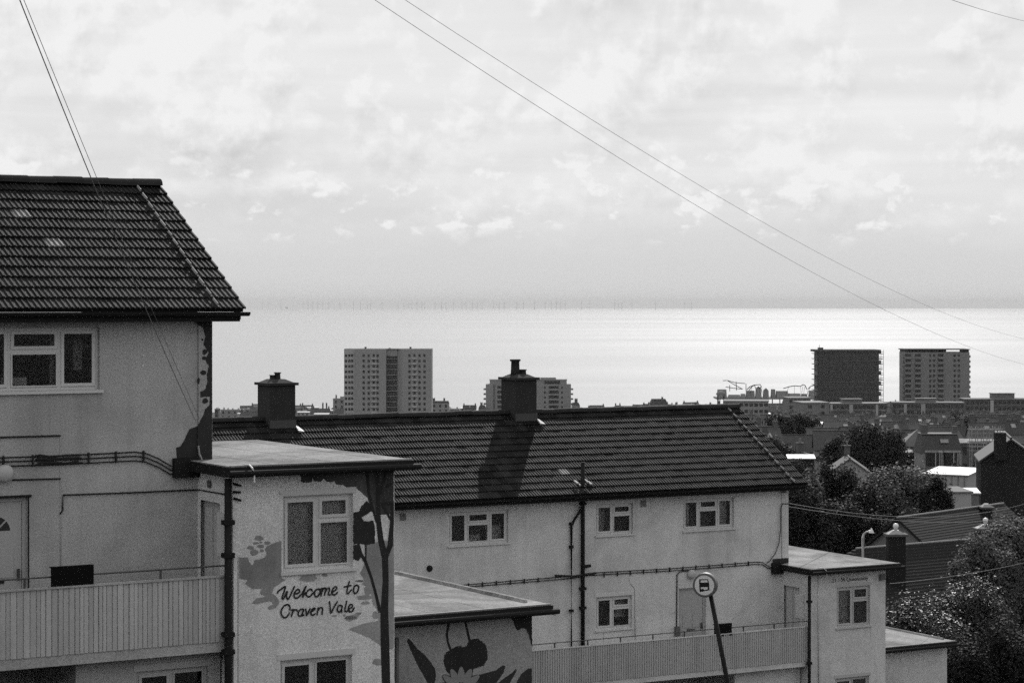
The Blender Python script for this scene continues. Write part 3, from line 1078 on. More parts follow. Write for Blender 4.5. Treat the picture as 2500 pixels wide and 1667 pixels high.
def tower_side(bk, wall_m, uw):
    """cross wall of the stair tower facing the balcony, with a door and a small window"""
    zt = bk.z(-2.34) - 0.2
    s = -0.236
    b = MB()
    # opening: door p -0.45..-0.05 ; solid otherwise
    z0, z1 = bk.z(-4.98), bk.z(-2.95)
    for (p0, p1, e, f) in ((-1.34, -0.86, 0.0, zt), (-0.86, -0.12, 0.0, z0), (-0.86, -0.12, z1, zt), (-0.12, -0.0, 0.0, zt)):
        b.poly([(s, p1, e), (s, p0, e), (s, p0, f), (s, p1, f)])
    b.build('tower_side_wall', wall_m, bk.root)
    d = MB().box(s + 0.06, s + 0.10, -0.86, -0.12, z0, z1).build('balcony_door', 'door', bk.root)
    for p0, p1 in ((-0.80, -0.53), (-0.46, -0.18)):
        MB().box(s + 0.048, s + 0.059, p0, p1, z0 + 0.12, z1 - 0.1).build('door_panel', 'pvc_old', d)
    wz0, wz1 = bk.fp((uw[0] + uw[1]) / 2, uw[3], s)[2], bk.fp((uw[0] + uw[1]) / 2, uw[2], s)[2]
    pa_, pb_ = sorted((bk.fp(uw[0], 0, s)[1], bk.fp(uw[1], 0, s)[1]))
    w = MB()
    w.box(s - 0.03, s - 0.001, pa_, pb_, wz0, wz1)
    w = w.build('side_window', 'pvc', bk.root)
    MB().box(s - 0.036, s - 0.031, pa_ + 0.03, pb_ - 0.03, wz0 + 0.04, wz1 - 0.04).build('pane', 'pvc', w)


tower_side(B1, 'render_tower', (534, 549, 1250, 1356))
q = B1.fp(512, 1181, -0.245)
MB().lathe((0, 0, 0), [(0.0, 0), (0.06, 0.0), (0.06, 0.03), (0.0, 0.03)], 10).build('round_vent', 'sign_grey', rt).matrix_local = Matrix.Translation((-0.24, q[1], q[2])) @ Matrix.Rotation(R(-90), 4, 'Y')
# white drip cable over the tower fascia
q = B1.fs(610, 1132, -1.66)
MB().tube([(q[0] - 0.05, -1.5, zt1 + 0.02), (q[0], -1.64, zt1 + 0.015), (q[0] + 0.02, -1.705, zt1 - 0.03), (q[0] + 0.05, -1.71, zt1 - 0.1), (q[0] + 0.055, -1.705, zt1 - 0.24)], 0.014, 6).build('hanging_lead', 'white_gloss', rt)

# lower box beside the tower, with the flower mural
zt2 = B1.z(-4.87)
q = B1.fs(1299, 1500, -0.70)
S2 = q[0]


def lower_box(bk, wall_m, s1, seams, ur):
    zt = bk.z(-4.87)
    b = MB()
    b.poly([(2.52, -0.70, 0), (s1, -0.70, 0), (s1, -0.70, zt - 0.14), (2.52, -0.70, zt - 0.14)])
    b.poly([(s1, -0.70, 0), (s1, 3.9, 0), (s1, 3.9, zt - 0.14), (s1, -0.70, zt - 0.14)])
    b.poly([(s1, 3.9, 0), (2.52, 3.9, 0), (2.52, 3.9, zt - 0.14), (s1, 3.9, zt - 0.14)])
    b.build('lower_box_wall', wall_m, bk.root)
    r = flat_roof(bk, 2.535, bk.fs(ur, 0, -1.0)[0], -1.0, 4.25, zt, 'lower_roof', seams)
    MB().hexa([(s1 - 0.12, -0.6, zt + 0.002), (s1 - 0.02, -0.6, zt + 0.002), (s1 - 0.02, 4.2, zt + 0.002), (s1 - 0.12, 4.2, zt + 0.002)],
              [(s1 - 0.09, -0.6, zt + 0.05), (s1 - 0.05, -0.6, zt + 0.05), (s1 - 0.05, 4.2, zt + 0.05), (s1 - 0.09, 4.2, zt + 0.05)]).build('upstand', 'felt', r)
    return r


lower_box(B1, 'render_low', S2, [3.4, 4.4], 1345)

# murals --------------------------------------------------------------------
PT = -1.34
za = lambda pts: [(560 + x / 7.128, 1280 + y / 7.128) for x, y in pts]          # traced outlines, photo pixels
zb_ = lambda pts: [(840 + x / 2.864, 1120 + y / 2.866) for x, y in pts]
zc_ = lambda pts: [(560 + x / 5.6, 1140 + y / 5.6) for x, y in pts]
mg = MB()
P1 = [(170, 570), (320, 570), (350, 660), (400, 710), (430, 660), (500, 610), (620, 570), (650, 480), (610, 430), (660, 370), (720, 340), (860, 290), (905, 280), (905, 830), (905, 930), (980, 960), (870, 1030),
      (780, 1090), (740, 1190), (800, 1230), (860, 1320), (870, 1370), (800, 1450), (690, 1480), (670, 1440), (760, 1370), (700, 1330), (600, 1350), (480, 1380), (390, 1370), (470, 1280), (620, 1250), (530, 1190),
      (560, 1110), (400, 1120), (270, 1030), (320, 960), (170, 940)]
patch(mg, [B1.fs(u, v, PT) for u, v in rough_edge(za(P1), 0.5, 4)], 0.003)
for e in (ell(515, 235, 80, 42), ell(460, 322, 58, 20), ell(655, 318, 56, 30), ell(370, 400, 62, 36), ell(545, 375, 62, 32), ell(430, 485, 72, 52), ell(470, 640, 46, 36), ell(565, 450, 34, 28), ell(548, 305, 26, 15)):
    patch(mg, [B1.fs(u, v, PT) for u, v in za(e)], 0.0035)
P2 = [(150, 590), (348, 560), (348, 1320), (335, 1330), (250, 1300), (180, 1250), (30, 1190), (130, 1150), (240, 1130), (235, 1060), (200, 1010), (180, 900), (110, 800), (140, 740)]
patch(mg, [B1.fs(u, v, PT) for u, v in rough_edge(zb_(P2), 0.6, 4)], 0.003)
for e in (ell(110, 853, 34, 8), ell(155, 872, 26, 16), ell(165, 920, 28, 30), ell(140, 968, 56, 17), ell(150, 1005, 30, 12), ell(45, 1110, 46, 15), ell(100, 1078, 20, 9), ell(0, 1092, 10, 8), ell(220, 1090, 24, 26), ell(232, 1418, 34, 24)):
    patch(mg, [B1.fs(u, v, PT) for u, v in zb_(e)], 0.0035)
for e in (ell(735 + 20, 935 + 10, 50, 30),):
    pass
zd = lambda pts: [(660 + x / 9.8, 1400 + y / 9.8) for x, y in pts]
for e in ([(770, 40), (1060, 10), (1115, 100), (1050, 180), (880, 190), (700, 160), (690, 120)], ell(1300, 30, 70, 40), [(2010, 180), (2130, 140), (2250, 165), (2150, 200)], ell(1530, 1005, 60, 25),
          [(1760, 1070), (1830, 1010), (2000, 970), (2190, 920), (2080, 1040), (1900, 1140)]):
    patch(mg, [B1.fs(u, v, PT) for u, v in zd(e)], 0.0035)
P3 = [(940, 85), (980, 140), (975, 190), (1010, 215), (1130, 205), (1135, 140), (1155, 195), (1250, 200), (1290, 150), (1330, 195), (1380, 215), (1440, 190), (1460, 235), (1550, 240), (1600, 275), (1720, 272),
      (1890, 420), (1930, 600), (2010, 650), (2250, 640), (2250, 30), (940, 30)]
mg.build('mural_foliage_tone', 'mural_grey', rt)
md = MB()
P3b = [(940, 60), (980, 140), (975, 190), (1010, 215), (1130, 205), (1135, 140), (1155, 190), (1250, 200), (1290, 155), (1330, 195), (1380, 210), (1440, 190), (1460, 235), (1550, 240), (1600, 275), (1720, 272), (1890, 420),
       (1930, 600), (2010, 650), (2245, 640), (2245, 20), (940, 20)]
mm = MB()
patch(mm, [B1.fs(u, v, PT) for u, v in rough_edge(zc_(P3b), 0.8, 4)], 0.004)
M['mural_canopy'] = mat('mural_canopy_paint', 0.085, 0.85, 0.2, 0.3, 6, patchy=0.6, grain=0.3, gscale=20)
mm.build('mural_canopy', 'mural_canopy', rt)
P4 = [(1692, 620), (1770, 600), (1800, 530), (1880, 460), (1930, 520), (1945, 600), (1810, 680), (1840, 740), (1960, 730), (1990, 800), (1985, 1040), (1870, 1060), (1780, 1050), (1692, 1050)]
patch(md, [B1.fs(u, v, PT) for u, v in rough_edge(zc_(P4), 1.0, 3)], 0.006)
P5 = [(62, 600), (110, 600), (125, 680), (100, 710), (62, 700)]
patch(md, [B1.fs(u, v, PT) for u, v in rough_edge(zb_(P5), 1.0, 3)], 0.006)
PXM = 160.0 / 2.866                                                   # traced half widths -> metres


def vrib(b, pts, bk, p, off, conv, k):
    P = [bk.fs(*conv([(x, y)])[0], p) for x, y, w in pts]
    ribbon(b, P, [w * k for x, y, w in pts], off)


K3 = 0.9 / 2.866 / 157.0
for off, tr in ((0.007, [(293, 1900, 38), (293, 1568, 36), (285, 1300, 38), (280, 1060, 34), (290, 850, 26), (285, 690, 28), (255, 560, 24), (238, 420, 22), (235, 250, 16), (230, 70, 14)]),
                (0.0074, [(248, 1060, 14), (225, 960, 12), (190, 830, 11), (150, 720, 13), (115, 660, 14), (100, 600, 12)]),
                (0.0078, [(225, 440, 8), (195, 330, 10), (170, 230, 12), (160, 90, 14)]),
                (0.0082, [(285, 700, 20), (322, 600, 24), (333, 450, 17), (336, 320, 14)]),
                (0.0086, [(245, 312, 12), (338, 312, 12)]),
                (0.0090, [(268, 320, 9), (322, 420, 9)]),
                (0.0094, [(250, 240, 11), (275, 160, 10), (292, 80, 9)]),
                (0.0098, [(150, 715, 6), (150, 600, 7)]),
                (0.0102, [(300, 190, 14), (325, 170, 10)])):
    vrib(md, tr, B1, PT, off, zb_, K3)
md.build('mural_tree', 'mural_dark', rt)
TXT = [
    [(165, 450), (200, 400), (280, 345), (355, 300), (330, 400), (290, 520), (275, 580), (300, 600), (345, 520), (385, 430), (400, 415), (385, 500), (390, 580), (415, 605), (460, 540), (510, 430), (570, 300)],
    [(572, 472), (640, 470), (690, 430), (690, 390), (650, 370), (600, 410), (560, 490), (575, 560), (620, 580), (680, 545), (725, 495)],
    [(745, 480), (800, 380), (850, 285), (810, 400), (780, 480), (772, 550)],
    [(772, 550), (810, 480), (850, 440)],
    [(990, 405), (985, 370), (940, 365), (890, 400), (852, 470), (870, 530), (920, 545), (980, 500), (1035, 430)],
    [(1150, 360), (1090, 375), (1055, 440), (1060, 520), (1100, 545), (1150, 510), (1185, 430), (1180, 375), (1140, 360)],
    [(1180, 375), (1245, 340), (1228, 420), (1205, 520)], [(1225, 430), (1270, 350), (1310, 335), (1320, 370), (1290, 505)], [(1300, 450), (1350, 355), (1395, 335), (1410, 370), (1380, 490), (1425, 500)],
    [(1460, 450), (1530, 400), (1585, 345), (1570, 310), (1530, 310), (1490, 360), (1462, 440), (1475, 480), (1520, 500), (1570, 475), (1595, 440)],
    [(1885, 185), (1855, 280), (1830, 380), (1825, 450), (1845, 475), (1880, 440), (1930, 380)], [(1765, 310), (1840, 290), (1920, 275)],
    [(2060, 265), (2010, 290), (1985, 370), (1990, 440), (2030, 465), (2080, 420), (2105, 340), (2095, 285), (2050, 265)],
    [(460, 850), (460, 780), (420, 735), (370, 735), (310, 775), (260, 860), (250, 940), (280, 1010), (330, 1045), (390, 1020), (430, 970), (445, 930)],
    [(500, 862), (548, 850), (522, 930), (495, 1012)], [(525, 910), (570, 862), (620, 855), (640, 885)],
    [(780, 842), (730, 840), (680, 890), (655, 960), (690, 1005), (740, 985), (775, 900), (787, 838), (765, 940), (752, 1000), (792, 980)],
    [(835, 842), (855, 920), (855, 995), (900, 930), (940, 832)],
    [(962, 905), (1020, 872), (1065, 828), (1040, 815), (990, 850), (965, 920), (975, 970), (1015, 985), (1062, 950)],
    [(1140, 812), (1125, 880), (1110, 970)], [(1122, 890), (1160, 825), (1210, 802), (1240, 822), (1235, 900), (1230, 962)],
    [(1405, 660), (1420, 760), (1440, 940), (1500, 820), (1592, 665)],
    [(1702, 762), (1650, 745), (1605, 800), (1595, 870), (1625, 910), (1670, 890), (1700, 830), (1712, 755), (1700, 850), (1702, 912)],
    [(1820, 650), (1800, 740), (1780, 840), (1785, 900), (1830, 890), (1872, 850)],
    [(1872, 832), (1920, 812), (1960, 770), (1940, 730), (1900, 735), (1860, 800), (1865, 870), (1910, 905), (1960, 880), (1997, 810)],
]
tx = MB()
for k, stro in enumerate(TXT):
    # smooth the traced stroke
    P = [Vector((x, y)) for x, y in stro]
    Q = []
    for i in range(len(P) - 1):
        p0, p1, p2, p3 = P[max(i - 1, 0)], P[i], P[i + 1], P[min(i + 2, len(P) - 1)]
        for t in (0, 0.33, 0.66):
            Q.append(0.5 * ((2 * p1) + (p2 - p0) * t + (2 * p0 - 5 * p1 + 4 * p2 - p3) * t * t + (3 * p1 - p0 - 3 * p2 + p3) * t ** 3))
    Q.append(P[-1])
    ribbon(tx, [B1.fs(*zd([(q.x, q.y)])[0], PT) for q in Q], 20 / 9.8 / 157.0, 0.011 + k * 0.00012)
tx.build('mural_lettering', 'mural_dark', rt)
# flower mural on the lower box
PF = -0.70
ze = lambda pts: [(940 + x / 5.88, 1480 + y / 5.88) for x, y in pts]
lf = MB()
for poly_ in ([(310, 480), (345, 460), (400, 520), (460, 600), (560, 680), (660, 800), (720, 900), (730, 1000), (700, 1150), (640, 1150), (560, 1000), (490, 880), (420, 740), (360, 600)],
              [(1345, 975), (1600, 910), (1690, 840), (1725, 850), (1700, 950), (1600, 1090), (1500, 1150), (1330, 1130)],
              [(1560, 1150), (1700, 1030), (1820, 950), (1875, 890), (1890, 915), (1790, 1100), (1740, 1160)],
              [(1850, 1180), (1900, 1060), (1960, 960), (2050, 888), (2108, 885), (2108, 1180)]):
    patch(lf, [B1.fs(u, v, PF) for u, v in rough_edge(ze(poly_), 0.4, 4)], 0.003)
lf.build('mural_leaves', 'mural_leaf', rt)
bd = MB()
body = [(840, 770), (870, 660), (940, 620), (1000, 580), (1090, 565), (1150, 590), (1190, 510), (1260, 460), (1330, 460), (1390, 500), (1450, 560), (1475, 660), (1465, 760), (1420, 850), (1290, 880), (1240, 960), (900, 960), (850, 850)]
patch(bd, [B1.fs(u, v, PF) for u, v in rough_edge(ze(body), 1.6, 3)], 0.004)
bd.build('mural_bloom', 'mural_dark', rt)
bd = MB()
patch(bd, [B1.fs(u, v, PF) for u, v in rough_edge(ze([(1810, 150), (2108, 110), (2108, 580), (2060, 400), (2030, 320), (1960, 310), (1900, 350), (1860, 270)]), 1.2, 4)], 0.004)
bd.build('mural_foliage_corner', 'mural_dark', rt)
K5 = 1 / 5.88 / 157.0
bd = MB()
vrib(bd, [(915, 230, 22), (885, 400, 20), (905, 520, 18), (945, 630, 18)], B1, PF, 0.0045, ze, K5)
bd.build('mural_stem', 'mural_dark', rt)
bd = MB()
vrib(bd, [(1145, 190, 20), (1180, 350, 18), (1215, 490, 20)], B1, PF, 0.0045, ze, K5)
bd.build('mural_stem', 'mural_dark', rt)
pet_o, pet = MB(), MB()
for k in range(13):
    a = R(-168 + k * 26)
    for (rb, mbuf, off, kk) in ((62, pet_o, 0.006, 1.0), (50, pet, 0.008, 0.94)):
        pts = []
        for t in [2 * math.pi * j / 14 for j in range(14)]:
            lx, ly = 215 + 125 * kk * math.cos(t), rb * math.sin(t) * (1 - 0.2 * math.cos(t))
            pts.append((1090 + lx * math.cos(a) - ly * math.sin(a), 1190 + lx * math.sin(a) + ly * math.cos(a)))
        patch(mbuf, [B1.fs(u, v, PF) for u, v in ze(pts)], off + (k % 2) * 0.0008)
pet_o.build('mural_petal_outline', 'mural_dark', rt)
pet.build('mural_petals', 'mural_petal', rt)
pipe(rt, 'downpipe', [B1.fs(969, 1556, -0.76), B1.fs(969, 1760, -0.76)], 0.035, m='sign_grey')

# ---------------------------------------------------------------- block two (farther, lower)
B2 = Block(1924, 64.2, 60.7, -5.165, -12.90, 'apartment_block', 'farther pale apartment block with two chimneys lower down the slope')
r2 = B2.root
W1 = rect(B2, 1097, 1241, 1247, 1327, 0.0)
W2 = rect(B2, 1456, 1545, 1229, 1304, 0.0)
W3 = rect(B2, 1669, 1792, 1216, 1291, 0.0)
W4 = rect(B2, 1456, 1543, 1455, 1534, 0.0)
dd = rect(B2, 1657, 1717, 1434, 1560, 0.0)
D2 = (dd[0], dd[0] + 0.93, B2.z(-4.98), dd[3])
T2w = rect(B2, 2043, 2124, 1431, 1528, -1.34)
T2w2 = rect(B2, 2040, 2122, 1652, 1750, -1.34)
rail2 = block_common(B2, 'render', -21.0, [D2, W4], [W1, W2, W3], [], None, None, False)
# roof pieces
roof2 = pitched_roof(B2, -21.0, 0.36, -13.2, -7.22, {(28, 3), (29, 3)})
window(r2, *W1, 0.0, [(1, 0), (1.3, 0.36), (1, 0)], 'pvc', blind=[(0.70, 0.97, 0.05, 0.5, 0.3), (0.36, 0.6, 0.05, 0.25, 0.3)], lintel=True, pane_fill=True, rain='rain_far')
window(r2, *W2, 0.0, [(0.95, 0), (1.1, 0.34)], 'pvc', blind=[(0.03, 0.42, 0.05, 0.95, 0.4)], lintel=True, pane_fill=True, rain='rain_far')
window(r2, *W3, 0.0, [(1, 0), (1.25, 0.34), (1, 0)], 'pvc', blind=[(0.02, 0.2, 0.05, 0.95, 0.25), (0.72, 0.95, 0.05, 0.95, 0.25)], lintel=True, pane_fill=True, rain='rain_far')
window(r2, *W4, 0.0, [(0.95, 0), (1.1, 0.34)], 'pvc', blind=[(0.55, 0.96, 0.3, 0.95, 0.3)], lintel=True, pane_fill=True, rain='rain_far')
tw2 = stair_tower(B2, 'render', [T2w, T2w2], 2197, 1984)
window(r2, *T2w, -1.34, [(1, 0), (1, 0.33)], 'pvc_old', blind=[(0.02, 0.5, 0.02, 0.98, 0.19)], lintel=True, pane_fill=True, rain='rain_far')
window(r2, *T2w2, -1.34, [(1, 0), (1, 0)], 'pvc_old', lintel=True)
tower_side(B2, 'render', (1944, 1964, 1450, 1508))
q = B2.fs(2312, 1600, -0.70)
lower_box(B2, 'render', q[0], [3.6, 4.6], 2333)
front_door(B2, D2, False)
for u in (1354, 1435, 1515, 1594, 1671, 1815, 1890):
    q = B2.fs(u, 1560, -1.26)
    MB().box(q[0] - 0.016, q[0] + 0.016, -1.272, -1.248, B2.z(-3.98), B2.z(-3.85)).build('rail_post', 'rail', rail2)


def chimney(bk, roof, sc, w, ptop, pots, nm):
    """brick stack astride the ridge, with slab cap, flaunching and pots"""
    ztop = ptop
    p0, p1 = 2.58, 3.42
    E = bk.z(0)
    ch = MB().box(sc - w / 2, sc + w / 2, p0, p1, E + 1.55, ztop - 0.07).build('chimney', 'brick_dark', bk.root)
    MB().box(sc - w / 2 - 0.07, sc + w / 2 + 0.07, p0 - 0.07, p1 + 0.07, ztop - 0.07, ztop).build('cap_slab', 'brick_dark', ch)
    MB().hexa([(sc - w / 2 + 0.02, p0 + 0.02, ztop), (sc + w / 2 - 0.02, p0 + 0.02, ztop), (sc + w / 2 - 0.02, p1 - 0.02, ztop), (sc - w / 2 + 0.02, p1 - 0.02, ztop)],
              [(sc - w * 0.25, p0 + 0.2, ztop + 0.09), (sc + w * 0.22, p0 + 0.2, ztop + 0.09), (sc + w * 0.22, p1 - 0.2, ztop + 0.09), (sc - w * 0.25, p1 - 0.2, ztop + 0.09)]).build('flaunching', 'brick_dark', ch)
    for (ds, r, h) in pots:
        MB().lathe((sc + ds, 3.0, ztop + 0.05), [(r * 1.06, 0), (r * 0.95, h * 0.4), (r * 0.9, h * 0.86), (r * 1.18, h * 0.9), (r * 1.18, h)], 12).build('chimney_pot', 'brick_dark', ch, True)
    # lead apron on the front and glinting step flashing at the right-hand side
    za_ = E + 2.05 * (p0 + 0.45) / 3.45
    MB().box(sc - w / 2 - 0.01, sc + w / 2 + 0.02, p0 - 0.02, p0 - 0.002, za_ + 0.05, za_ + 0.26).build('lead_apron', 'lead_dull', ch)
    b = MB()
    for k, (pp, hh, ww) in enumerate(((p0 + 0.30, 0.08, 0.08), (p0 + 0.10, 0.10, 0.06), (p0 - 0.06, 0.10, 0.13), (p0 - 0.14, 0.08, 0.17))):
        zz_ = E + 2.05 * (pp + 0.45) / 3.45 + 0.055
        b.hexa([(sc + w / 2 + 0.002, pp - 0.07, zz_ - 0.03), (sc + w / 2 + ww, pp - 0.07, zz_ - 0.03), (sc + w / 2 + ww * 0.8, pp + 0.08, zz_ + 0.045), (sc + w / 2 + 0.002, pp + 0.08, zz_ + 0.045)],
               [(sc + w / 2 + 0.002, pp - 0.07, zz_ + 0.02), (sc + w / 2 + ww, pp - 0.07, zz_ - 0.015), (sc + w / 2 + ww * 0.8, pp + 0.08, zz_ + 0.06), (sc + w / 2 + 0.002, pp + 0.08, zz_ + hh)])
    b.build('lead_flashing', 'lead', ch)
    return ch


ca, cb = B2.fs(1259, 922, 2.58), B2.fs(1310, 922, 2.58)
chimney(B2, roof2, (ca[0] + cb[0]) / 2, cb[0] - ca[0], ca[2], [(-0.12, 0.13, 0.46), (0.12, 0.11, 0.17)], 'a')
ca, cb = B2.fs(659, 935, 2.58), B2.fs(721, 935, 2.58)
chimney(B2, roof2, (ca[0] + cb[0]) / 2, cb[0] - ca[0], ca[2], [(-0.12, 0.075, 0.15), (0.03, 0.085, 0.22)], 'b')
# soil pipe through the roof, downpipe with offset
q = B2.fs(1423, 1400, -0.075)
zr = B2.fs(1423, 1128, -0.4)[2]
pipe(r2, 'soil_pipe', [(q[0], -0.075, B2.z(-4.9)), (q[0], -0.075, B2.z(-0.30)), (q[0], -0.075, B2.fs(1423, 1128, -0.075)[2])], 0.056, [(q[0], -0.075, B2.fs(1423, v, -0.075)[2]) for v in (1210, 1228, 1436, 1483)])
MB().tube([(q[0], -0.09, B2.fs(1423, 1383, -0.09)[2]), (q[0] + 0.22, -0.12, B2.fs(1423, 1383, -0.09)[2] + 0.02)], 0.045, 8).build('pipe_stub', 'black', r2)
# broken white tiles round the pipe
b = MB()
for (u, v, w, h) in ((1408, 1180, 0.07, 0.15), (1414, 1185, 0.04, 0.16), (1433, 1177, 0.05, 0.13), (1441, 1182, 0.07, 0.16), (1448, 1187, 0.06, 0.12)):
    for pq in (0.0,):
        c = B2.fs(u, v, -0.12)
        c = (c[0], c[1], c[2] + 0.05)
        b.hexa([(c[0] - w / 2, c[1] - 0.06, c[2] - 0.085 + 0.02), (c[0] + w / 2, c[1] - 0.06, c[2] - 0.085 + 0.02), (c[0] + w / 2 - 0.04, c[1] + 0.06, c[2] - 0.005 + 0.02), (c[0] - w / 2 - 0.04, c[1] + 0.06, c[2] - 0.005 + 0.02)],
               [(c[0] - w / 2, c[1] - 0.075, c[2] - 0.05 + 0.02), (c[0] + w / 2, c[1] - 0.075, c[2] - 0.05 + 0.02), (c[0] + w / 2 - 0.04, c[1] + 0.045, c[2] + 0.02 + 0.02), (c[0] - w / 2 - 0.04, c[1] + 0.045, c[2] + 0.02 + 0.02)])
b.build('pipe_flashing', 'lead', r2)
q1 = B2.fs(1395, 1400, -0.06)
zk = B2.fs(1395, 1285, -0.06)[2]
q2 = B2.fs(1417, 1240, -0.06)
pipe(r2, 'downpipe', [(q1[0], -0.06, B2.z(-4.9)), (q1[0], -0.06, zk), (q1[0] + 0.03, -0.07, zk + 0.1), (q2[0], -0.12, q2[2]), (q2[0] + 0.02, -0.25, B2.z(-0.16)), (q2[0] + 0.02, -0.40, B2.z(-0.10))], 0.036,
     [(q1[0], -0.06, B2.fs(1395, v, -0.06)[2]) for v in (1278, 1334, 1490)])
# vents
for (u, v) in ((984, 1261), (1571, 1229)):
    c = B2.fs(u, v, -0.02)
    for dx in (-0.05, 0.05):
        MB().box(c[0] + dx - 0.032, c[0] + dx + 0.032, -0.03, -0.001, c[2] - 0.09, c[2] + 0.09).build('wall_vent', 'midwall', r2)
c = B2.fs(1049, 1387, -0.02)
o = MB().lathe((0, 0, 0), [(0.0, 0.0), (0.085, 0.0), (0.085, 0.03), (0.06, 0.05), (0.0, 0.05)], 14).build('round_vent', 'black', r2)
o.matrix_local = Matrix.Translation((c[0], -0.001, c[2])) @ Matrix.Rotation(R(90), 4, 'X')
c = B2.fs(1354, 1493, -0.02)
MB().box(c[0] - 0.05, c[0] + 0.05, -0.05, -0.001, c[2] - 0.055, c[2] + 0.055).build('wall_vent', 'black', r2)
# cable run
ln = []
for dv in (0, 5.5):
    ln.append([B2.fs(u, v + dv, -0.03) for u, v in ((1080, 1431), (1143, 1426), (1240, 1418), (1340, 1410), (1400, 1405), (1440, 1398), (1530, 1393), (1640, 1387), (1760, 1378), (1845, 1371), (1862, 1372), (1875, 1381), (1890, 1388 - dv))])
cl = []
for u in list(range(1110, 1345, 34)) + list(range(1475, 1850, 32)):
    v = 1426 + (u - 1143) * (1371 - 1426) / (1845 - 1143)
    cl.append((B2.fs(u, v + 2.5, -0.03), 0.065))
cable_run(r2, ln, cl, 0.012)
b = MB()
b.tube([B2.fs(1355, 1404, -0.045), B2.fs(1400, 1406, -0.1), B2.fs(1455, 1398, -0.045)], 0.03, 6)
b.build('cable_splice', 'cable', r2)
pipe(r2, 'conduit', [B2.fs(1680, 1392, -0.02), B2.fs(1660, 1395, -0.02), B2.fs(1653, 1402, -0.02), B2.fs(1652, 1530, -0.02)], 0.018, m='rail')
c = B2.fs(1653, 1540, -0.03)
MB().box(c[0] - 0.075, c[0] + 0.075, -0.08, -0.001, c[2] - 0.13, c[2] + 0.13).build('meter_box', 'sign_grey', r2)
globe_lamp(r2, B2.fs(1689, 1401, -0.06), 0.14)
pipe(r2, 'conduit', [B2.fs(1537, 1406, -0.012), B2.fs(1538, 1422, -0.012), B2.fs(1550, 1434, -0.012), B2.fs(1551, 1560, -0.012)], 0.012, m='render')
pipe(r2, 'corner_cable', [B2.fs(1925, 1229, -0.04), B2.fs(1910, 1229, -0.05), B2.fs(1906, 1240, -0.05), B2.fs(1906, 1290, -0.05), B2.fs(1902, 1325, -0.05), B2.fs(1893, 1350, -0.05), B2.fs(1880, 1368, -0.05), B2.fs(1872, 1374, -0.05)], 0.014, m='rail')
c = B2.fs(1913, 1198, -0.05)
MB().box(c[0] - 0.05, c[0] + 0.05, -0.09, -0.023, c[2] - 0.05, c[2] + 0.05).build('cable_box', 'rail', r2)
st = MB()
patch(st, [B2.fs(u, v, -0.022) for u, v in rough_edge([(1887, 1364), (1908, 1362), (1925, 1361), (1925, 1392), (1900, 1396), (1886, 1390)], 0.5, 3)], 0.006)
st.build('black_staining', 'stain', r2)
MB().box(-0.62, -0.236, -0.12, -0.026, B2.z(-2.62), B2.z(-2.30)).build('gutter_end_box', 'black', r2)
q = B2.fs(1976, 1480, -1.39)
pipe(r2, 'downpipe', [(q[0], -1.39, B2.z(-2.55)), (q[0], -1.39, 0)], 0.046, [(q[0], -1.39, B2.fs(1976, v, -1.39)[2]) for v in (1468, 1618)])
pipe(r2, 'conduit', [B2.fs(1998, 1400, -1.36), B2.fs(1999, 1700, -1.36)], 0.012, m='render')
q = B2.fs(2012, 1390, -1.66)
zt2_ = B2.z(-2.34)
MB().tube([(q[0] - 0.06, -1.45, zt2_ + 0.02), (q[0], -1.64, zt2_ + 0.015), (q[0] + 0.05, -1.70, zt2_ - 0.05), (q[0] + 0.07, -1.705, zt2_ - 0.23)], 0.013, 6).build('hanging_lead', 'lamp_glass', r2)
c = B2.fs(2153, 1408, -1.36)
MB().box(c[0] - 0.085, c[0] + 0.085, -1.41, -1.341, c[2] - 0.09, c[2] + 0.09).build('alarm_box', 'sign_grey', r2)
# block name painted under the tower eaves
cu = bpy.data.curves.new('block_sign', 'FONT')
cu.body = '21 - 34 Queensway'
cu.size = 0.155
cu.extrude = 0.004
tob = bpy.data.objects.new('tmp_text', cu)
COL.objects.link(tob)
bpy.context.view_layer.update()
me = bpy.data.meshes.new_from_object(tob.evaluated_get(bpy.context.evaluated_depsgraph_get()))
bpy.data.objects.remove(tob)
me.materials.clear()
me.materials.append(M['mural_canopy'])
a, c = B2.fs(2031, 1421, -1.345), B2.fs(2119, 1413, -1.345)
xs_ = [v.co.x for v in me.vertices]
k = (c[0] - a[0]) / (max(xs_) - min(xs_))
so = link('block_sign', me, r2)
so.matrix_local = Matrix.Translation((a[0], -1.346, a[2])) @ Matrix.Rotation(R(90), 4, 'X') @ Matrix.Scale(k, 4, (1, 0, 0))

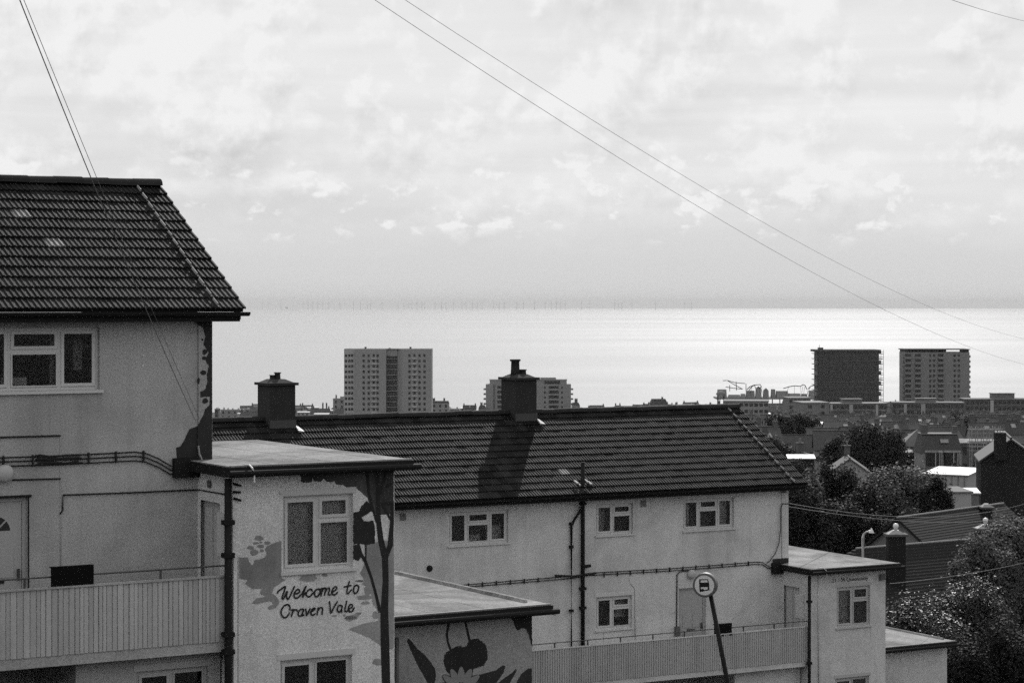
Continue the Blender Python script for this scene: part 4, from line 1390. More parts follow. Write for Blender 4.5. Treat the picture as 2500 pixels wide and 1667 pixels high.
# ------------------------------------------------------------------ things on and before the blocks
def hung_mat(bk, u0, u1, vt, vb, label):
    a, c = bk.fs(u0, (vt + vb) / 2, -1.285), bk.fs(u1, (vt + vb) / 2, -1.285)
    um = (u0 + u1) / 2
    zt, zb = bk.fs(um, vt, -1.285)[2], bk.fs(um, vb, -1.285)[2]
    w = c[0] - a[0]
    n = 8
    b = MB()
    mtx = bk.root.matrix_world
    for k in range(n):
        x0, x1 = w * k / n, w * (k + 1) / n
        y0, y1 = 0.006 * math.sin(k * 1.3), 0.006 * math.sin((k + 1) * 1.3)
        b.hexa([(x0, y0 - 0.012, 0.0), (x1, y1 - 0.012, 0.0), (x1, y1, 0.0), (x0, y0, 0.0)], [(x0, y0 - 0.012, zt - zb), (x1, y1 - 0.012, zt - zb), (x1, y1, zt - zb), (x0, y0, zt - zb)])
        b.hexa([(x0, y0 - 0.012, zt - zb + 0.001), (x1, y1 - 0.012, zt - zb + 0.001), (x1, 0.07, zt - zb + 0.001), (x0, 0.07, zt - zb + 0.001)],
               [(x0, y0 - 0.012, zt - zb + 0.012), (x1, y1 - 0.012, zt - zb + 0.012), (x1, 0.07, zt - zb + 0.012), (x0, 0.07, zt - zb + 0.012)])
    o = b.build('door_mat', 'mat_rubber')
    bpy.context.view_layer.update()
    o.matrix_world = bk.root.matrix_world @ Matrix.Translation((a[0], -1.285, zb))
    tag(o, label, 'mat')


hung_mat(B1, 124, 228, 1383, 1429, 'black mat hung over the balcony rail of the near block')
hung_mat(B2, 1743, 1786, 1523, 1552, 'black mat hung over the balcony rail behind the bus stop post')

# bus stop: leaning post with a drum-shaped round flag
YB = 41.0
pt = at(1735, 1452, YB)
pb_dir = at(1779, 1680, YB - 0.15) - pt
base_z = ground_z(YB)
t_end = (base_z - pt.z) / pb_dir.z
foot_pt = pt + pb_dir * t_end
bus = empty('bus_stop', foot_pt)
tag(bus, 'leaning bus stop post with a round white bus symbol sign', 'bus stop')
MB().tube([(0, 0, 0), tuple(pt - foot_pt)], [0.047, 0.042], 12).build('post', 'black', bus, True)
MB().lathe((0, 0, 0), [(0.075, -0.02), (0.075, 0.12), (0.05, 0.16)], 12).build('post_foot', 'black', bus, True)
cc = at(1722, 1427, YB - 0.05)
axis = (Vector((-0.28, -1, 0.02))).normalized()
rotm = Matrix.Rotation(0, 4, 'X')
qd = axis.to_track_quat('Z', 'Y').to_matrix().to_4x4()
roll = Matrix.Rotation(R(0), 4, 'Z')
tm = Matrix.Translation(cc - foot_pt) @ qd
RS = 0.212
drum = MB().lathe((0, 0, 0), [(RS * 0.97, -0.10), (RS * 1.06, -0.085), (RS * 1.06, 0.07), (RS * 1.0, 0.085), (RS * 0.90, 0.086)], 36).build('sign_drum', 'sign_grey', bus)
drum.matrix_local = tm
face = MB().lathe((0, 0, 0), [(0.0, 0.0), (RS * 0.86, 0.0), (RS * 0.86, 0.006), (0.0, 0.006)], 36).build('sign_face', 'sign_white', drum)
face.location = (0, 0, 0.087)
# bus symbol seen from its front, drawn square to the post
ub = [Vector((0.98, -0.15)), Vector((0.15, 0.98))]
sx_ = qd.to_3x3()
ax, ay = sx_ @ Vector((1, 0, 0)), sx_ @ Vector((0, 1, 0))


def sgn(pts, off, b):
    """symbol outline in image-aligned units on the sign face"""
    out = []
    for (x, y) in pts:
        # image right / up expressed in the face's own axes
        rt_ = Vector((ax.x, ay.x)).normalized()
        up_ = Vector((ax.z, ay.z)).normalized()
        q_ = rt_ * x + up_ * y
        out.append((q_.x * RS, q_.y * RS, 0.094 + off))
    b.poly(out)


kx = lambda x, y: ((x - 320) / 152.0, -(y - 325) / 152.0)
bb = MB()
for poly_ in ([(250, 245), (365, 240), (385, 300), (385, 375), (400, 375), (402, 382), (262, 415), (255, 400), (250, 320)],):
    sgn([kx(x, y) for x, y in poly_], 0.0, bb)
bb.build('bus_symbol', 'black', face).location = (0, 0, -0.087)
bb = MB()
sgn([kx(x, y) for x, y in ((270, 258), (358, 253), (366, 283), (268, 288))], 0.002, bb)
sgn([kx(x, y) for x, y in ((272, 350), (364, 345), (366, 372), (322, 386), (300, 368), (272, 376))], 0.002, bb)
bb.build('bus_symbol_detail', 'sign_white', face).location = (0, 0, -0.087)


def wire(p0, p1, sag, r, label, ext=0.0, n=28, group=None):
    p0, p1 = Vector(p0), Vector(p1)
    pts = []
    for k in range(n + 1):
        t = -ext + (1 + ext) * k / n
        pts.append(p0.lerp(p1, t) - Vector((0, 0, sag * 4 * t * (1 - t))))
    b = MB().tube([q - pts[0] for q in pts], r, 5)
    o = b.build('overhead_wire', 'wire')
    o.location = pts[0]
    tag(o, label, 'wire', group)
    return pts


# pair of service wires down to the corner of the near block
a1 = B1.root.matrix_basis
bpy.context.view_layer.update()
w1 = wire(at(48, 0, 21), B1.root.matrix_world @ Vector(B1.fs(479, 1030, -0.06)), 0.10, 0.006, 'left wire of the pair dropping to the near block corner', 0.45)
w2 = wire(at(58, 0, 21.3), B1.root.matrix_world @ Vector(B1.fs(486, 1021, -0.06)), 0.05, 0.0036, 'right thinner wire of the pair dropping to the near block corner', 0.45)
wire(at(914, 0, 26), at(2560, 902, 85), 0.75, 0.0036, 'lower of two long wires crossing the sky diagonally', 0.3)
wire(at(988, 0, 26), at(2560, 838, 85), 0.75, 0.0033, 'upper of two long wires crossing the sky diagonally', 0.3)
wire(at(2322, 0, 30), at(2560, 62, 60), 0.05, 0.004, 'short wire cutting the top right corner of the sky', 0.2)
wire(B2.root.matrix_world @ Vector(B2.fs(1926, 1228, -0.03)), at(2560, 1209, 110), 0.7, 0.009, 'wire running level from the far block corner over the trees')
wire(B2.root.matrix_world @ Vector(B2.fs(1926, 1236, -0.03)), at(2560, 1248, 110), 0.5, 0.009, 'wire sagging below the level one over the trees')
wire(B2.root.matrix_world @ Vector(B2.fs(2172, 1424, -1.3)), at(2560, 1358, 90), 0.12, 0.009, 'pale wire from the far stair tower across the bushes')
# the pole that carries the near wires stands left of the frame
pole = empty('telegraph_pole', (w1[0].x, w1[0].y, ground_z(w1[0].y)))
tag(pole, 'wooden telegraph pole carrying the service wires', 'pole')
hp = w1[0].z - ground_z(w1[0].y)
MB().tube([(0, 0, 0), (0, 0, hp + 0.5)], [0.14, 0.10], 12).build('shaft', 'bark', pole, True)
MB().box(-0.5, 0.5, -0.05, 0.05, hp - 0.02, hp + 0.08).build('crossarm', 'bark', pole)

# street lamp behind the far block
lp = at(2107, 1345, 88)
zb = ground_z(88)
sl_ = empty('street_lamp', (lp.x, lp.y, zb))
tag(sl_, 'grey street lamp with a short bent arm behind the far flat roof', 'street lamp')
htop = at(0, 1303, 88).z - zb
MB().tube([(0, 0, 0), (0, 0, htop - 0.15), (0.03, 0, htop), (0.12, 0, htop + 0.07), (0.28, 0, htop + 0.10)], [0.085, 0.06, 0.045, 0.04, 0.04], 10).build('post', 'steel', sl_, True)
MB().hexa([(0.22, -0.10, htop + 0.05), (0.44, -0.08, htop + 0.04), (0.44, 0.08, htop + 0.04), (0.22, 0.10, htop + 0.05)],
          [(0.22, -0.06, htop + 0.14), (0.37, -0.05, htop + 0.19), (0.37, 0.05, htop + 0.19), (0.22, 0.06, htop + 0.14)]).build('lantern', 'white_gloss', sl_)
MB().lathe((0.33, 0, htop + 0.185), [(0.03, 0), (0.03, 0.04), (0.015, 0.06)], 8).build('photocell', 'sign_white', sl_)


# ------------------------------------------------------------------ vegetation
def leaf_cloud(name, lumps, n, size, m, parent):
    """lumps: (x, y, z, rx, ry, rz); leaves spread through each lump's outer shell"""
    L = np.array(lumps, float)
    n = int(n * 2.2)
    size = size * 0.68
    wgt = (L[:, 3] * L[:, 4] + L[:, 3] * L[:, 5]) ** 1.0
    idx = RNG.choice(len(L), n, p=wgt / wgt.sum())
    d = RNG.normal(size=(n, 3))
    d /= np.linalg.norm(d, axis=1)[:, None]
    rad = RNG.random(n) ** 0.35 * RNG.normal(1.0, 0.12, n)
    sprig = RNG.random(n) < 0.12
    rad = np.where(sprig, RNG.uniform(0.95, 1.5, n), rad)
    c = L[idx, :3] + d * L[idx, 3:6] * rad[:, None]
    nrm = d + RNG.normal(scale=0.42, size=(n, 3)) + np.array([0, 0, 0.3])
    nrm /= np.linalg.norm(nrm, axis=1)[:, None]
    a = np.cross(nrm, RNG.normal(size=(n, 3)))
    a /= np.linalg.norm(a, axis=1)[:, None] + 1e-9
    bb_ = np.cross(nrm, a)
    s = size * RNG.uniform(0.6, 1.35, n)[:, None]
    v = np.stack([c - a * s, c + bb_ * s * 0.55 - nrm * s * 0.15, c + a * s, c - bb_ * s * 0.55 - nrm * s * 0.15], axis=1).reshape(-1, 3)
    me = bpy.data.meshes.new(name)
    me.vertices.add(4 * n)
    me.vertices.foreach_set('co', v.astype(np.float32).ravel())
    me.loops.add(4 * n)
    me.loops.foreach_set('vertex_index', np.arange(4 * n, dtype=np.int32))
    me.polygons.add(n)
    me.polygons.foreach_set('loop_start', np.arange(0, 4 * n, 4, dtype=np.int32))
    me.update(calc_edges=True)
    at_ = me.attributes.new('rnd', 'FLOAT', 'POINT')
    # leaves of one clump share a tone, with scatter
    tone = RNG.random(len(L))[idx] * 0.75 + RNG.random(n) * 0.25
    at_.data.foreach_set('value', np.repeat(tone, 4).astype(np.float32))
    me.materials.append(M[m])
    return link(name, me, parent)


def tree(name, label, base, h, rx, ry, n, size, m='leaf', shape='round', lumps=26, group=None, trunk_r=None, seed=None):
    rnd = random.Random(seed if seed is not None else int(base[0] * 13 + base[1] * 7))
    rt_ = empty(name, base)
    tag(rt_, label, 'tree', group)
    tr = trunk_r or max(0.08, h * 0.022)
    L = []
    ends = []
    for k in range(lumps):
        if shape == 'cone':
            t = (k + 0.5) / lumps
            zz_ = h * (0.12 + 0.86 * t)
            rr = (1 - t) ** 0.8 * 0.8 + 0.06
            a = rnd.uniform(0, 6.28)
            q_ = rnd.uniform(0.2, 0.8) * rr
            L.append((q_ * rx * math.cos(a), q_ * ry * math.sin(a), zz_, rx * (0.18 + 0.34 * rr), ry * (0.18 + 0.34 * rr), h * 0.075))
        elif shape == 'low':
            a = rnd.uniform(0, 6.28)
            q_ = math.sqrt(rnd.random()) * 0.8
            zz_ = h * rnd.uniform(0.15, 0.82) * (1 - 0.35 * q_ * q_)
            s = rnd.uniform(0.16, 0.30)
            L.append((q_ * rx * math.cos(a), q_ * ry * math.sin(a), zz_, rx * s, ry * s, h * s * 0.75))
        else:
            a = rnd.uniform(0, 6.28)
            cz = rnd.uniform(-0.75, 1.0)
            q_ = math.sqrt(max(0.0, 1 - cz * cz)) * rnd.uniform(0.45, 0.85)
            s = rnd.uniform(0.2, 0.38)
            L.append((q_ * rx * math.cos(a), q_ * ry * math.sin(a), h * (0.62 + 0.30 * cz * 0.85), rx * s, ry * s, h * 0.36 * s))
        if k % 4 == 0:
            ends.append(L[-1][:3])
    b = MB()
    topz = h * (0.9 if shape == 'cone' else 0.62)
    b.tube([(0, 0, -0.3), (rnd.uniform(-.1, .1), rnd.uniform(-.1, .1), topz * 0.5), (0, 0, topz)], [tr, tr * 0.75, tr * 0.3], 8)
    for e in ends:
        b.tube([(0, 0, min(e[2] * 0.55, topz * 0.7)), (e[0] * 0.5, e[1] * 0.5, e[2] * 0.78), e], [tr * 0.45, tr * 0.3, tr * 0.12], 5)
    b.build('trunk', 'bark', rt_, True)
    leaf_cloud('crown', L, n, size, m, rt_)
    return rt_


def tree_at(name, label, u, vtop, Y, wpx, n, size, m='leaf', shape='round', lumps=26, depth=1.0, group=None, seed=None):
    p = at(u, vtop, Y)
    zb_g = ground_z(Y)
    h = p.z - zb_g
    rx = wpx / 2 / FPX * Y
    return tree(name, label, (p.x, Y, zb_g), h, rx, rx * depth, n, size, m, shape, lumps, group, seed=seed)


# glossy shrubs at bottom right
tree_at('shrub', 'large glossy leaved shrub directly behind the lowest flat roof', 2225, 1440, 76, 300, 26000, 0.085, 'leaf_glossy', 'low', 60, 0.8, seed=3)
tree_at('shrub', 'dense sparkling bush right of the glossy shrub', 2345, 1400, 80, 300, 24000, 0.08, 'leaf_glossy', 'low', 60, 0.8, seed=4)
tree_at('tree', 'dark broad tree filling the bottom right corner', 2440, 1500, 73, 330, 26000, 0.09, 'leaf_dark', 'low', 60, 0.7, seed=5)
tree_at('tree', 'tall loose leaved tree at the right edge of the picture', 2475, 1242, 92, 240, 22000, 0.10, 'leaf', 'round', 46, 0.9, seed=6)
tree_at('tree', 'pale leafy tree standing before the hipped roof', 2400, 1288, 88, 190, 16000, 0.09, 'leaf', 'round', 30, 1.0, seed=8)
# trees behind the far flat roof
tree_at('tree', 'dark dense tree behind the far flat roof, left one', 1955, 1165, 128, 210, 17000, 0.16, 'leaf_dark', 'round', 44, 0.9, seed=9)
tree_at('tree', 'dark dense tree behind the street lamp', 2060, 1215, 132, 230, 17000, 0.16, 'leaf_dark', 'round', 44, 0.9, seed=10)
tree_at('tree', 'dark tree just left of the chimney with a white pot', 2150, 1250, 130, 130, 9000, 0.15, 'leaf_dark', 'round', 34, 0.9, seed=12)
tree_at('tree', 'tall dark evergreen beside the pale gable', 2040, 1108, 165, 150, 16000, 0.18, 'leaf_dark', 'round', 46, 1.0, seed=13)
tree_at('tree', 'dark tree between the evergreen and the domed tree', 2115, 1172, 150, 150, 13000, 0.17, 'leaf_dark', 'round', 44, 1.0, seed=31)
tree_at('tree', 'dark tree under the domed tree above the hipped roof', 2235, 1222, 140, 170, 13000, 0.16, 'leaf_dark', 'low', 50, 0.9, seed=32)
tree_at('tree', 'loose pale tree between the far tiled roof end and the evergreen', 1965, 1138, 150, 110, 9000, 0.16, 'leaf', 'round', 36, 1.0, seed=33)
tree_at('tree', 'broad domed bushy tree in the middle of the gardens', 2190, 1118, 172, 215, 22000, 0.17, 'leaf', 'round', 60, 1.0, seed=14)
tree_at('tree', 'dark ivy covered tree in front of the white shed roof', 2285, 1158, 160, 120, 12000, 0.16, 'leaf_dark', 'round', 40, 1.0, seed=15)
tree_at('tree', 'tall dark tree beyond the domed tree', 2130, 1022, 300, 170, 11000, 0.30, 'leaf_far', 'round', 40, 1.0, seed=16)
tree_at('tree', 'smaller dark tree left of the tall dark one', 2060, 1060, 310, 110, 7000, 0.28, 'leaf_far', 'round', 34, 1.0, seed=17)
tree_at('tree', 'dark garden tree before the bay windowed house', 2335, 1130, 270, 90, 7000, 0.26, 'leaf_far', 'round', 30, 1.0, seed=18)
tree_at('tree', 'bushy tree peeping over the far roof end', 1880, 1060, 330, 130, 7000, 0.30, 'leaf_far', 'round', 30, 1.0, seed=19)
tree_at('tree', 'round tree before the pale gable end', 1945, 1115, 240, 110, 7000, 0.24, 'leaf_far', 'round', 30, 1.0, seed=20)
tree_at('tree', 'dark tree under the scaffold house', 2395, 1100, 290, 60, 5000, 0.26, 'leaf_far', 'round', 24, 1.0, seed=21)
tree_at('tree', 'scrubby tree under the white roofed terrace', 1960, 1005, 480, 90, 5000, 0.4, 'leaf_far', 'round', 30, 1.0, seed=22)
tree_at('tree', 'small round tree left of the white roofed terrace', 1900, 1010, 470, 90, 5000, 0.4, 'leaf_far', 'round', 30, 1.0, seed=23)
tree_at('tree', 'dark tree above the tall dark one near the brown flats', 2090, 1048, 400, 60, 4000, 0.35, 'leaf_far', 'round', 24, 1.0, seed=24)
tree_at('tree', 'scrub tree in front of the brown flats at right', 2340, 1000, 520, 80, 4000, 0.4, 'leaf_far', 'round', 24, 1.0, seed=25)


# ------------------------------------------------------------------ houses
def house(name, label, X, Y, w, d, h, rh, rz, wm, rm, chims=1, win=(3, 2), base=None, group=None, hip=False, over=0.25, cat='house', rooflight=False, pots=True, courses=0, chim_h=1.0):
    """pitched house: local x along the ridge, front at y = -d/2"""
    zb_ = ground_z(Y) - 0.5 if base is None else base
    rt_ = empty(name, (X, Y, zb_), R(rz))
    tag(rt_, label, cat, group)
    b = MB()
    b.poly([(-w / 2, -d / 2, 0), (w / 2, -d / 2, 0), (w / 2, -d / 2, h), (-w / 2, -d / 2, h)])
    b.poly([(w / 2, d / 2, 0), (-w / 2, d / 2, 0), (-w / 2, d / 2, h), (w / 2, d / 2, h)])
    for s in (-1, 1):
        pts = [(s * w / 2, -d / 2, 0), (s * w / 2, d / 2, 0), (s * w / 2, d / 2, h)]
        if not hip:
            pts.append((s * w / 2, 0, h + rh))
        pts.append((s * w / 2, -d / 2, h))
        b.poly(pts if s > 0 else pts[::-1])
    b.build('wall', wm, rt_)
    b = MB()
    o = over
    hx = (d / 2) if hip else 0.0
    sl = rh / (d / 2)
    e = h - o * sl
    k = w / 2 + o
    if hip:
        hx = min(d / 2 + o, k - 0.3)
        P = [(-k, -d / 2 - o, e), (k, -d / 2 - o, e), (k, d / 2 + o, e), (-k, d / 2 + o, e), (-k + hx, 0, h + rh), (k - hx, 0, h + rh)]
        i = len(b.v)
        b.v += P
        b.f += [(0, 1, 5, 4), (2, 3, 4, 5), (1, 2, 5), (3, 0, 4), (3, 2, 1, 0)]
    else:
        t = 0.16
        for s in (-1, 1):
            b.hexa([(-k, s * (d / 2 + o), e - t), (k, s * (d / 2 + o), e - t), (k, 0, h + rh - t), (-k, 0, h + rh - t)], [(-k, s * (d / 2 + o), e), (k, s * (d / 2 + o), e), (k, 0, h + rh), (-k, 0, h + rh)])
    rf = b.build('roof', rm, rt_)
    if courses:
        b = MB()
        for j in range(courses):
            for s in (-1,):
                t0, t1 = j / courses, (j + 1) / courses
                ya, yb = s * (d / 2 + o) * (1 - t0), s * (d / 2 + o) * (1 - t1)
                za, zc = e + (h + rh - e) * t0, e + (h + rh - e) * t1
                xa, xb = (k - hx * t0 if hip else k), (k - hx * t1 if hip else k)
                b.hexa([(-xa, ya, za), (xa, ya, za), (xb, yb, zc), (-xb, yb, zc)], [(-xa, ya, za + 0.032), (xa, ya, za + 0.032), (xb, yb, zc + 0.012), (-xb, yb, zc + 0.012)])
                if hip:
                    for sg in (-1, 1):
                        b.hexa([(sg * xa, ya, za), (sg * xa, -ya, za), (sg * xb, -yb, zc), (sg * xb, yb, zc)], [(sg * (xa + 0.02), ya, za + 0.06), (sg * (xa + 0.02), -ya, za + 0.06), (sg * xb, -yb, zc + 0.012), (sg * xb, yb, zc + 0.012)])
        tag(b.build('tile_courses', rm, rf), kind='stuff')
    MB().tube([(-k + hx, 0, h + rh + 0.03), (k - hx, 0, h + rh + 0.03)], 0.055 if courses else 0.11, 6).build('ridge', 'felt_lap' if courses else rm, rf)
    if rooflight:
        y = -d * 0.22
        z_ = h + rh * (1 - 0.44)
        MB().hexa([(-0.5, y - 0.45, z_ - 0.45 * sl + 0.05), (0.5, y - 0.45, z_ - 0.45 * sl + 0.05), (0.5, y + 0.45, z_ + 0.45 * sl + 0.05), (-0.5, y + 0.45, z_ + 0.45 * sl + 0.05)],
                  [(-0.5, y - 0.45, z_ - 0.45 * sl + 0.15), (0.5, y - 0.45, z_ - 0.45 * sl + 0.15), (0.5, y + 0.45, z_ + 0.45 * sl + 0.15), (-0.5, y + 0.45, z_ + 0.45 * sl + 0.15)]).build('rooflight', 'slate_shiny', rf)
    for c in range(chims):
        cx_ = (w / 2 - 0.5) * (1 if c == 0 else -1)
        if hip:
            cx_ *= 0.35
        ch = MB()
        ch.box(cx_ - 0.38, cx_ + 0.38, -0.35, 0.35, h + rh * 0.55, h + rh + chim_h)
        ch.box(cx_ - 0.46, cx_ + 0.46, -0.43, 0.43, h + rh + chim_h, h + rh + chim_h + 0.12)
        ch = ch.build('chimney', 'brickwall', rt_)
        if pots:
            for dx in (-0.2, 0.2):
                MB().lathe((cx_ + dx, 0, h + rh + chim_h + 0.12), [(0.11, 0), (0.09, 0.4), (0.12, 0.42), (0.12, 0.48)], 8).build('chimney_pot', 'midwall', ch)
    nx, nz = win
    if nx and nz:
        mw = MB().box(-0.5, 0.5, -0.03, 0.06, 0, 1.25).mesh('window', 'farglass')
        mf = MB().box(-0.6, 0.6, -0.06, -0.031, -0.1, 0.02).box(-0.03, 0.03, -0.05, -0.031, 0.02, 1.25).mesh('sill', 'paleWall')
        for i in range(nx):
            for j in range(nz):
                wo_ = link('window', mw, rt_)
                wo_.location = (-w / 2 + w * (i + 0.5) / nx, -d / 2 - 0.001, h - 1.7 - 2.7 * j)
                link('sill', mf, wo_)
    return rt_


# the two tiled-roof houses nearest on the right
def roof_place(u0, u1, v0, v1, Y, name, label, d, rh, h, **kw):
    """house whose ridge runs from pixel (u0, v0) to (u1, v1), left end at distance Y"""
    a = at(u0, v0, Y)
    # right end lies farther so that the ridge is level
    Y1 = Y * (v0 - V0) / (v1 - V0)
    c = at(u1, v1, Y1)
    m_ = (a + c) / 2
    rz = math.degrees(math.atan2(c.y - a.y, c.x - a.x))
    w = (c - a).length
    hip = kw.get('hip', False)
    ov = kw.get('over', 0.25)
    base = a.z - rh - h
    w_ = w - 2 * ov + (2 * (d / 2 + ov) if hip else 0)
    return house(name, label, m_.x, m_.y, w_, d, h, rh, rz, kw.pop('wm', 'brickwall'), kw.pop('rm', 'roof_tile_far'), base=base, **kw)


roof_place(2190, 2450, 1264, 1229, 118, 'house', 'house with a long coursed tile roof behind the hipped one', 5.6, 2.1, 5.6, wm='midwall', rm='roof_near', courses=20, chims=0, over=0.3)
roof_place(2090, 2368, 1340, 1317, 100, 'house', 'house with a dark hipped roof and pale ridge line', 6.0, 2.4, 5.4, wm='brickwall', rm='roof_near', courses=22, chims=0, hip=True, over=0.3)


def stack(name, label, u, vtop, vbot, Y, wpx, pot):
    a, c = at(u, vtop, Y), at(u, vbot, Y)
    w = wpx / FPX * Y
    rt_ = empty(name, (a.x, a.y, c.z))
    tag(rt_, label, 'chimney')
    h = a.z - c.z
    MB().box(-w / 2, w / 2, -0.35, 0.35, 0, h - 0.1).build('shaft', 'darkwall', rt_)
    MB().box(-w / 2 - 0.1, w / 2 + 0.1, -0.45, 0.45, h - 0.1, h).build('cap', 'brickwall', rt_)
    MB().hexa([(-w / 2, -0.33, h), (w / 2, -0.33, h), (w / 2, 0.33, h), (-w / 2, 0.33, h)], [(-0.12, -0.12, h + 0.16), (0.12, -0.12, h + 0.16), (0.12, 0.12, h + 0.16), (-0.12, 0.12, h + 0.16)]).build('flaunching', 'slate_shiny', rt_)
    if pot:
        MB().lathe((0, 0, h + 0.14), [(0.07, 0), (0.07, 0.08), (0.11, 0.13), (0.13, 0.20), (0.11, 0.28), (0.05, 0.32)], 12).build('cowl', 'white_gloss', rt_, True)
    return rt_


stack('chimney', 'dark chimney with a round white cowl behind the far flat roof', 2187, 1302, 1440, 99, 42, True)
stack('chimney', 'dark chimney with a small pale pot at the right of the tiled roofs', 2406, 1288, 1400, 101, 46, True)
stack('chimney', 'plain dark chimney rising through the coursed tile roof', 2408, 1236, 1330, 124, 24, False)

# big dark gable house at the right edge
Yg = 205
ap = at(2465, 1070, Yg)
gl = at(2388, 1122, Yg)
hw_ = ap.x - gl.x
gd = house('house', 'tall house with a dark blank gable at the right edge', ap.x + 0.85, ap.y + 4.5, 9.0, 2 * hw_ * 0.94, gl.z - (ground_z(Yg) - 4), ap.z - gl.z, 81, 'darkwall', 'slate', chims=0, win=(0, 0), base=ground_z(Yg) - 4, over=0.2)
c0, c1 = at(2442, 1056, Yg - 0.2), at(2442, 1112, Yg - 0.2)
ce = empty('chimney', (c0.x, c0.y, c1.z - 0.4))
tag(ce, 'broad dark chimney with bright pots on the dark gable', 'chimney')
hh = c0.z - c1.z + 0.4
MB().box(-0.5, 0.5, -0.3, 0.5, 0, hh).build('shaft', 'darkwall', ce)
for dx in (-0.36, -0.1, 0.16, 0.38):
    MB().lathe((dx, 0.1, hh), [(0.10, 0), (0.09, 0.12), (0.11, 0.14)], 8).build('chimney_pot', 'white_gloss', ce)

# white-roofed shed and pale rear walls
def pent(name, label, u0, u1, vt, vb, Y, depth, wm, rm, rz=0, cat='outbuilding', slope=0.3, ribs=0):
    a, c = at(u0, vt, Y), at(u1, vt, Y)
    zt, zb_ = a.z, at(u0, vb, Y).z
    w = c.x - a.x
    m_ = (a + c) / 2
    rt_ = empty(name, (m_.x, m_.y, zb_), R(rz))
    tag(rt_, label, cat)
    h = zt - zb_
    MB().hexa([(-w / 2, 0, 0), (w / 2, 0, 0), (w / 2, depth, 0), (-w / 2, depth, 0)], [(-w / 2, 0, h), (w / 2, 0, h), (w / 2, depth, h + slope), (-w / 2, depth, h + slope)]).build('wall', wm, rt_)
    MB().hexa([(-w / 2 - 0.15, -0.15, h + 0.003), (w / 2 + 0.15, -0.15, h + 0.003), (w / 2 + 0.15, depth + 0.1, h + slope + 0.003), (-w / 2 - 0.15, depth + 0.1, h + slope + 0.003)],
              [(-w / 2 - 0.15, -0.15, h + 0.12), (w / 2 + 0.15, -0.15, h + 0.12), (w / 2 + 0.15, depth + 0.1, h + slope + 0.12), (-w / 2 - 0.15, depth + 0.1, h + slope + 0.12)]).build('roof', rm, rt_)
    for k in range(ribs):
        x = -w / 2 + w * (k + 0.5) / ribs
        MB().box(x - 0.05, x + 0.05, -0.06, -0.002, 0, h - 0.02).build('batten', 'midwall', rt_)
    return rt_


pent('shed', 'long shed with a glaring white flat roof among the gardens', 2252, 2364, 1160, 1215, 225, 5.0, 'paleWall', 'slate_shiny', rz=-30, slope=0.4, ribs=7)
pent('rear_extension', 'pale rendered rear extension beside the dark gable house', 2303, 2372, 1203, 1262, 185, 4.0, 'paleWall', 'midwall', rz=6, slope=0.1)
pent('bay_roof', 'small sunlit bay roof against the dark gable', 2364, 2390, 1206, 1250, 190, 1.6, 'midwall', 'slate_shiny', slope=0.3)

# Victorian house with paired bays
Yv = 330
a = at(2300, 1058, Yv)
vh = empty('house', (a.x, a.y, ground_z(Yv) - 6))
tag(vh, 'Victorian house with two curved bay windows and a rooflight', 'house')
zt_ = at(0, 1102, Yv).z - vh.location.z
zr_ = at(0, 1062, Yv).z - vh.location.z
zw_ = at(0, 1090, Yv).z - vh.location.z
MB().box(-2.9, 3.0, 0, 7, 0, zt_ - 0.3).build('wall', 'midwall', vh)
rf = MB().hexa([(-3.1, 0.2, zt_ - 0.3), (3.2, 0.2, zt_ - 0.3), (3.2, 7, zt_ - 0.3), (-3.1, 7, zt_ - 0.3)], [(-2.6, 2.2, zr_), (2.7, 2.2, zr_), (2.7, 5.5, zr_), (-2.6, 5.5, zr_)]).build('roof', 'slate', vh)
MB().box(-2.7, 2.8, 2.0, 5.6, zr_ + 0.003, zr_ + 0.1).build('roof_deck', 'midwall', vh)
MB().hexa([(0.0, 1.05, zr_ - 1.25), (1.2, 1.05, zr_ - 1.25), (1.2, 1.5, zr_ - 0.8), (0.0, 1.5, zr_ - 0.8)], [(0.0, 1.0, zr_ - 1.15), (1.2, 1.0, zr_ - 1.15), (1.2, 1.45, zr_ - 0.7), (0.0, 1.45, zr_ - 0.7)]).build('rooflight', 'slate_shiny', rf)
for cx_ in (-1.2, 1.5):
    pr_ = [(cx_ + 1.25 * math.cos(t), -0.75 * math.sin(t), 0) for t in [math.pi * k / 8 for k in range(9)]]
    z0_, z1_ = zt_ - 2.2, zt_ - 0.1
    bw_ = MB().hexa([(x, y, z0_) for x, y, _ in pr_], [(x, y, z1_) for x, y, _ in pr_]).build('bay_window', 'farglass', vh)
    MB().hexa([(cx_ + (x - cx_) * 1.1, y * 1.12 - 0.02, z1_ + 0.002) for x, y, _ in pr_], [(cx_ + (x - cx_) * 1.02, y, z1_ + 0.28) for x, y, _ in pr_]).build('bay_roof', 'felt', bw_)
    for t in (0.55, 0.95, 1.5):
        x, y = cx_ + 1.26 * math.cos(t), -0.77 * math.sin(t)
        MB().box(x - 0.07, x + 0.07, y - 0.05, y + 0.05, z0_, z1_).build('mullion', 'paleWall', bw_)
    MB().hexa([(cx_ + (x - cx_) * 1.12, y * 1.15 - 0.02, z0_ - 0.16) for x, y, _ in pr_], [(cx_ + (x - cx_) * 1.12, y * 1.15 - 0.02, z0_ - 0.002) for x, y, _ in pr_]).build('bay_sill', 'felt', bw_)
    MB().hexa([(x, y * 0.98, 0) for x, y, _ in pr_], [(x, y * 0.98, z0_ - 0.17) for x, y, _ in pr_]).build('bay_wall', 'midwall', vh)
MB().box(-2.5, -1.6, 3, 4, zr_ - 0.5, zr_ + 1.4).build('chimney', 'brickwall', vh)
MB().box(2.2, 2.9, 3, 4, zr_ - 0.5, zr_ + 1.2).build('chimney', 'brickwall', vh)

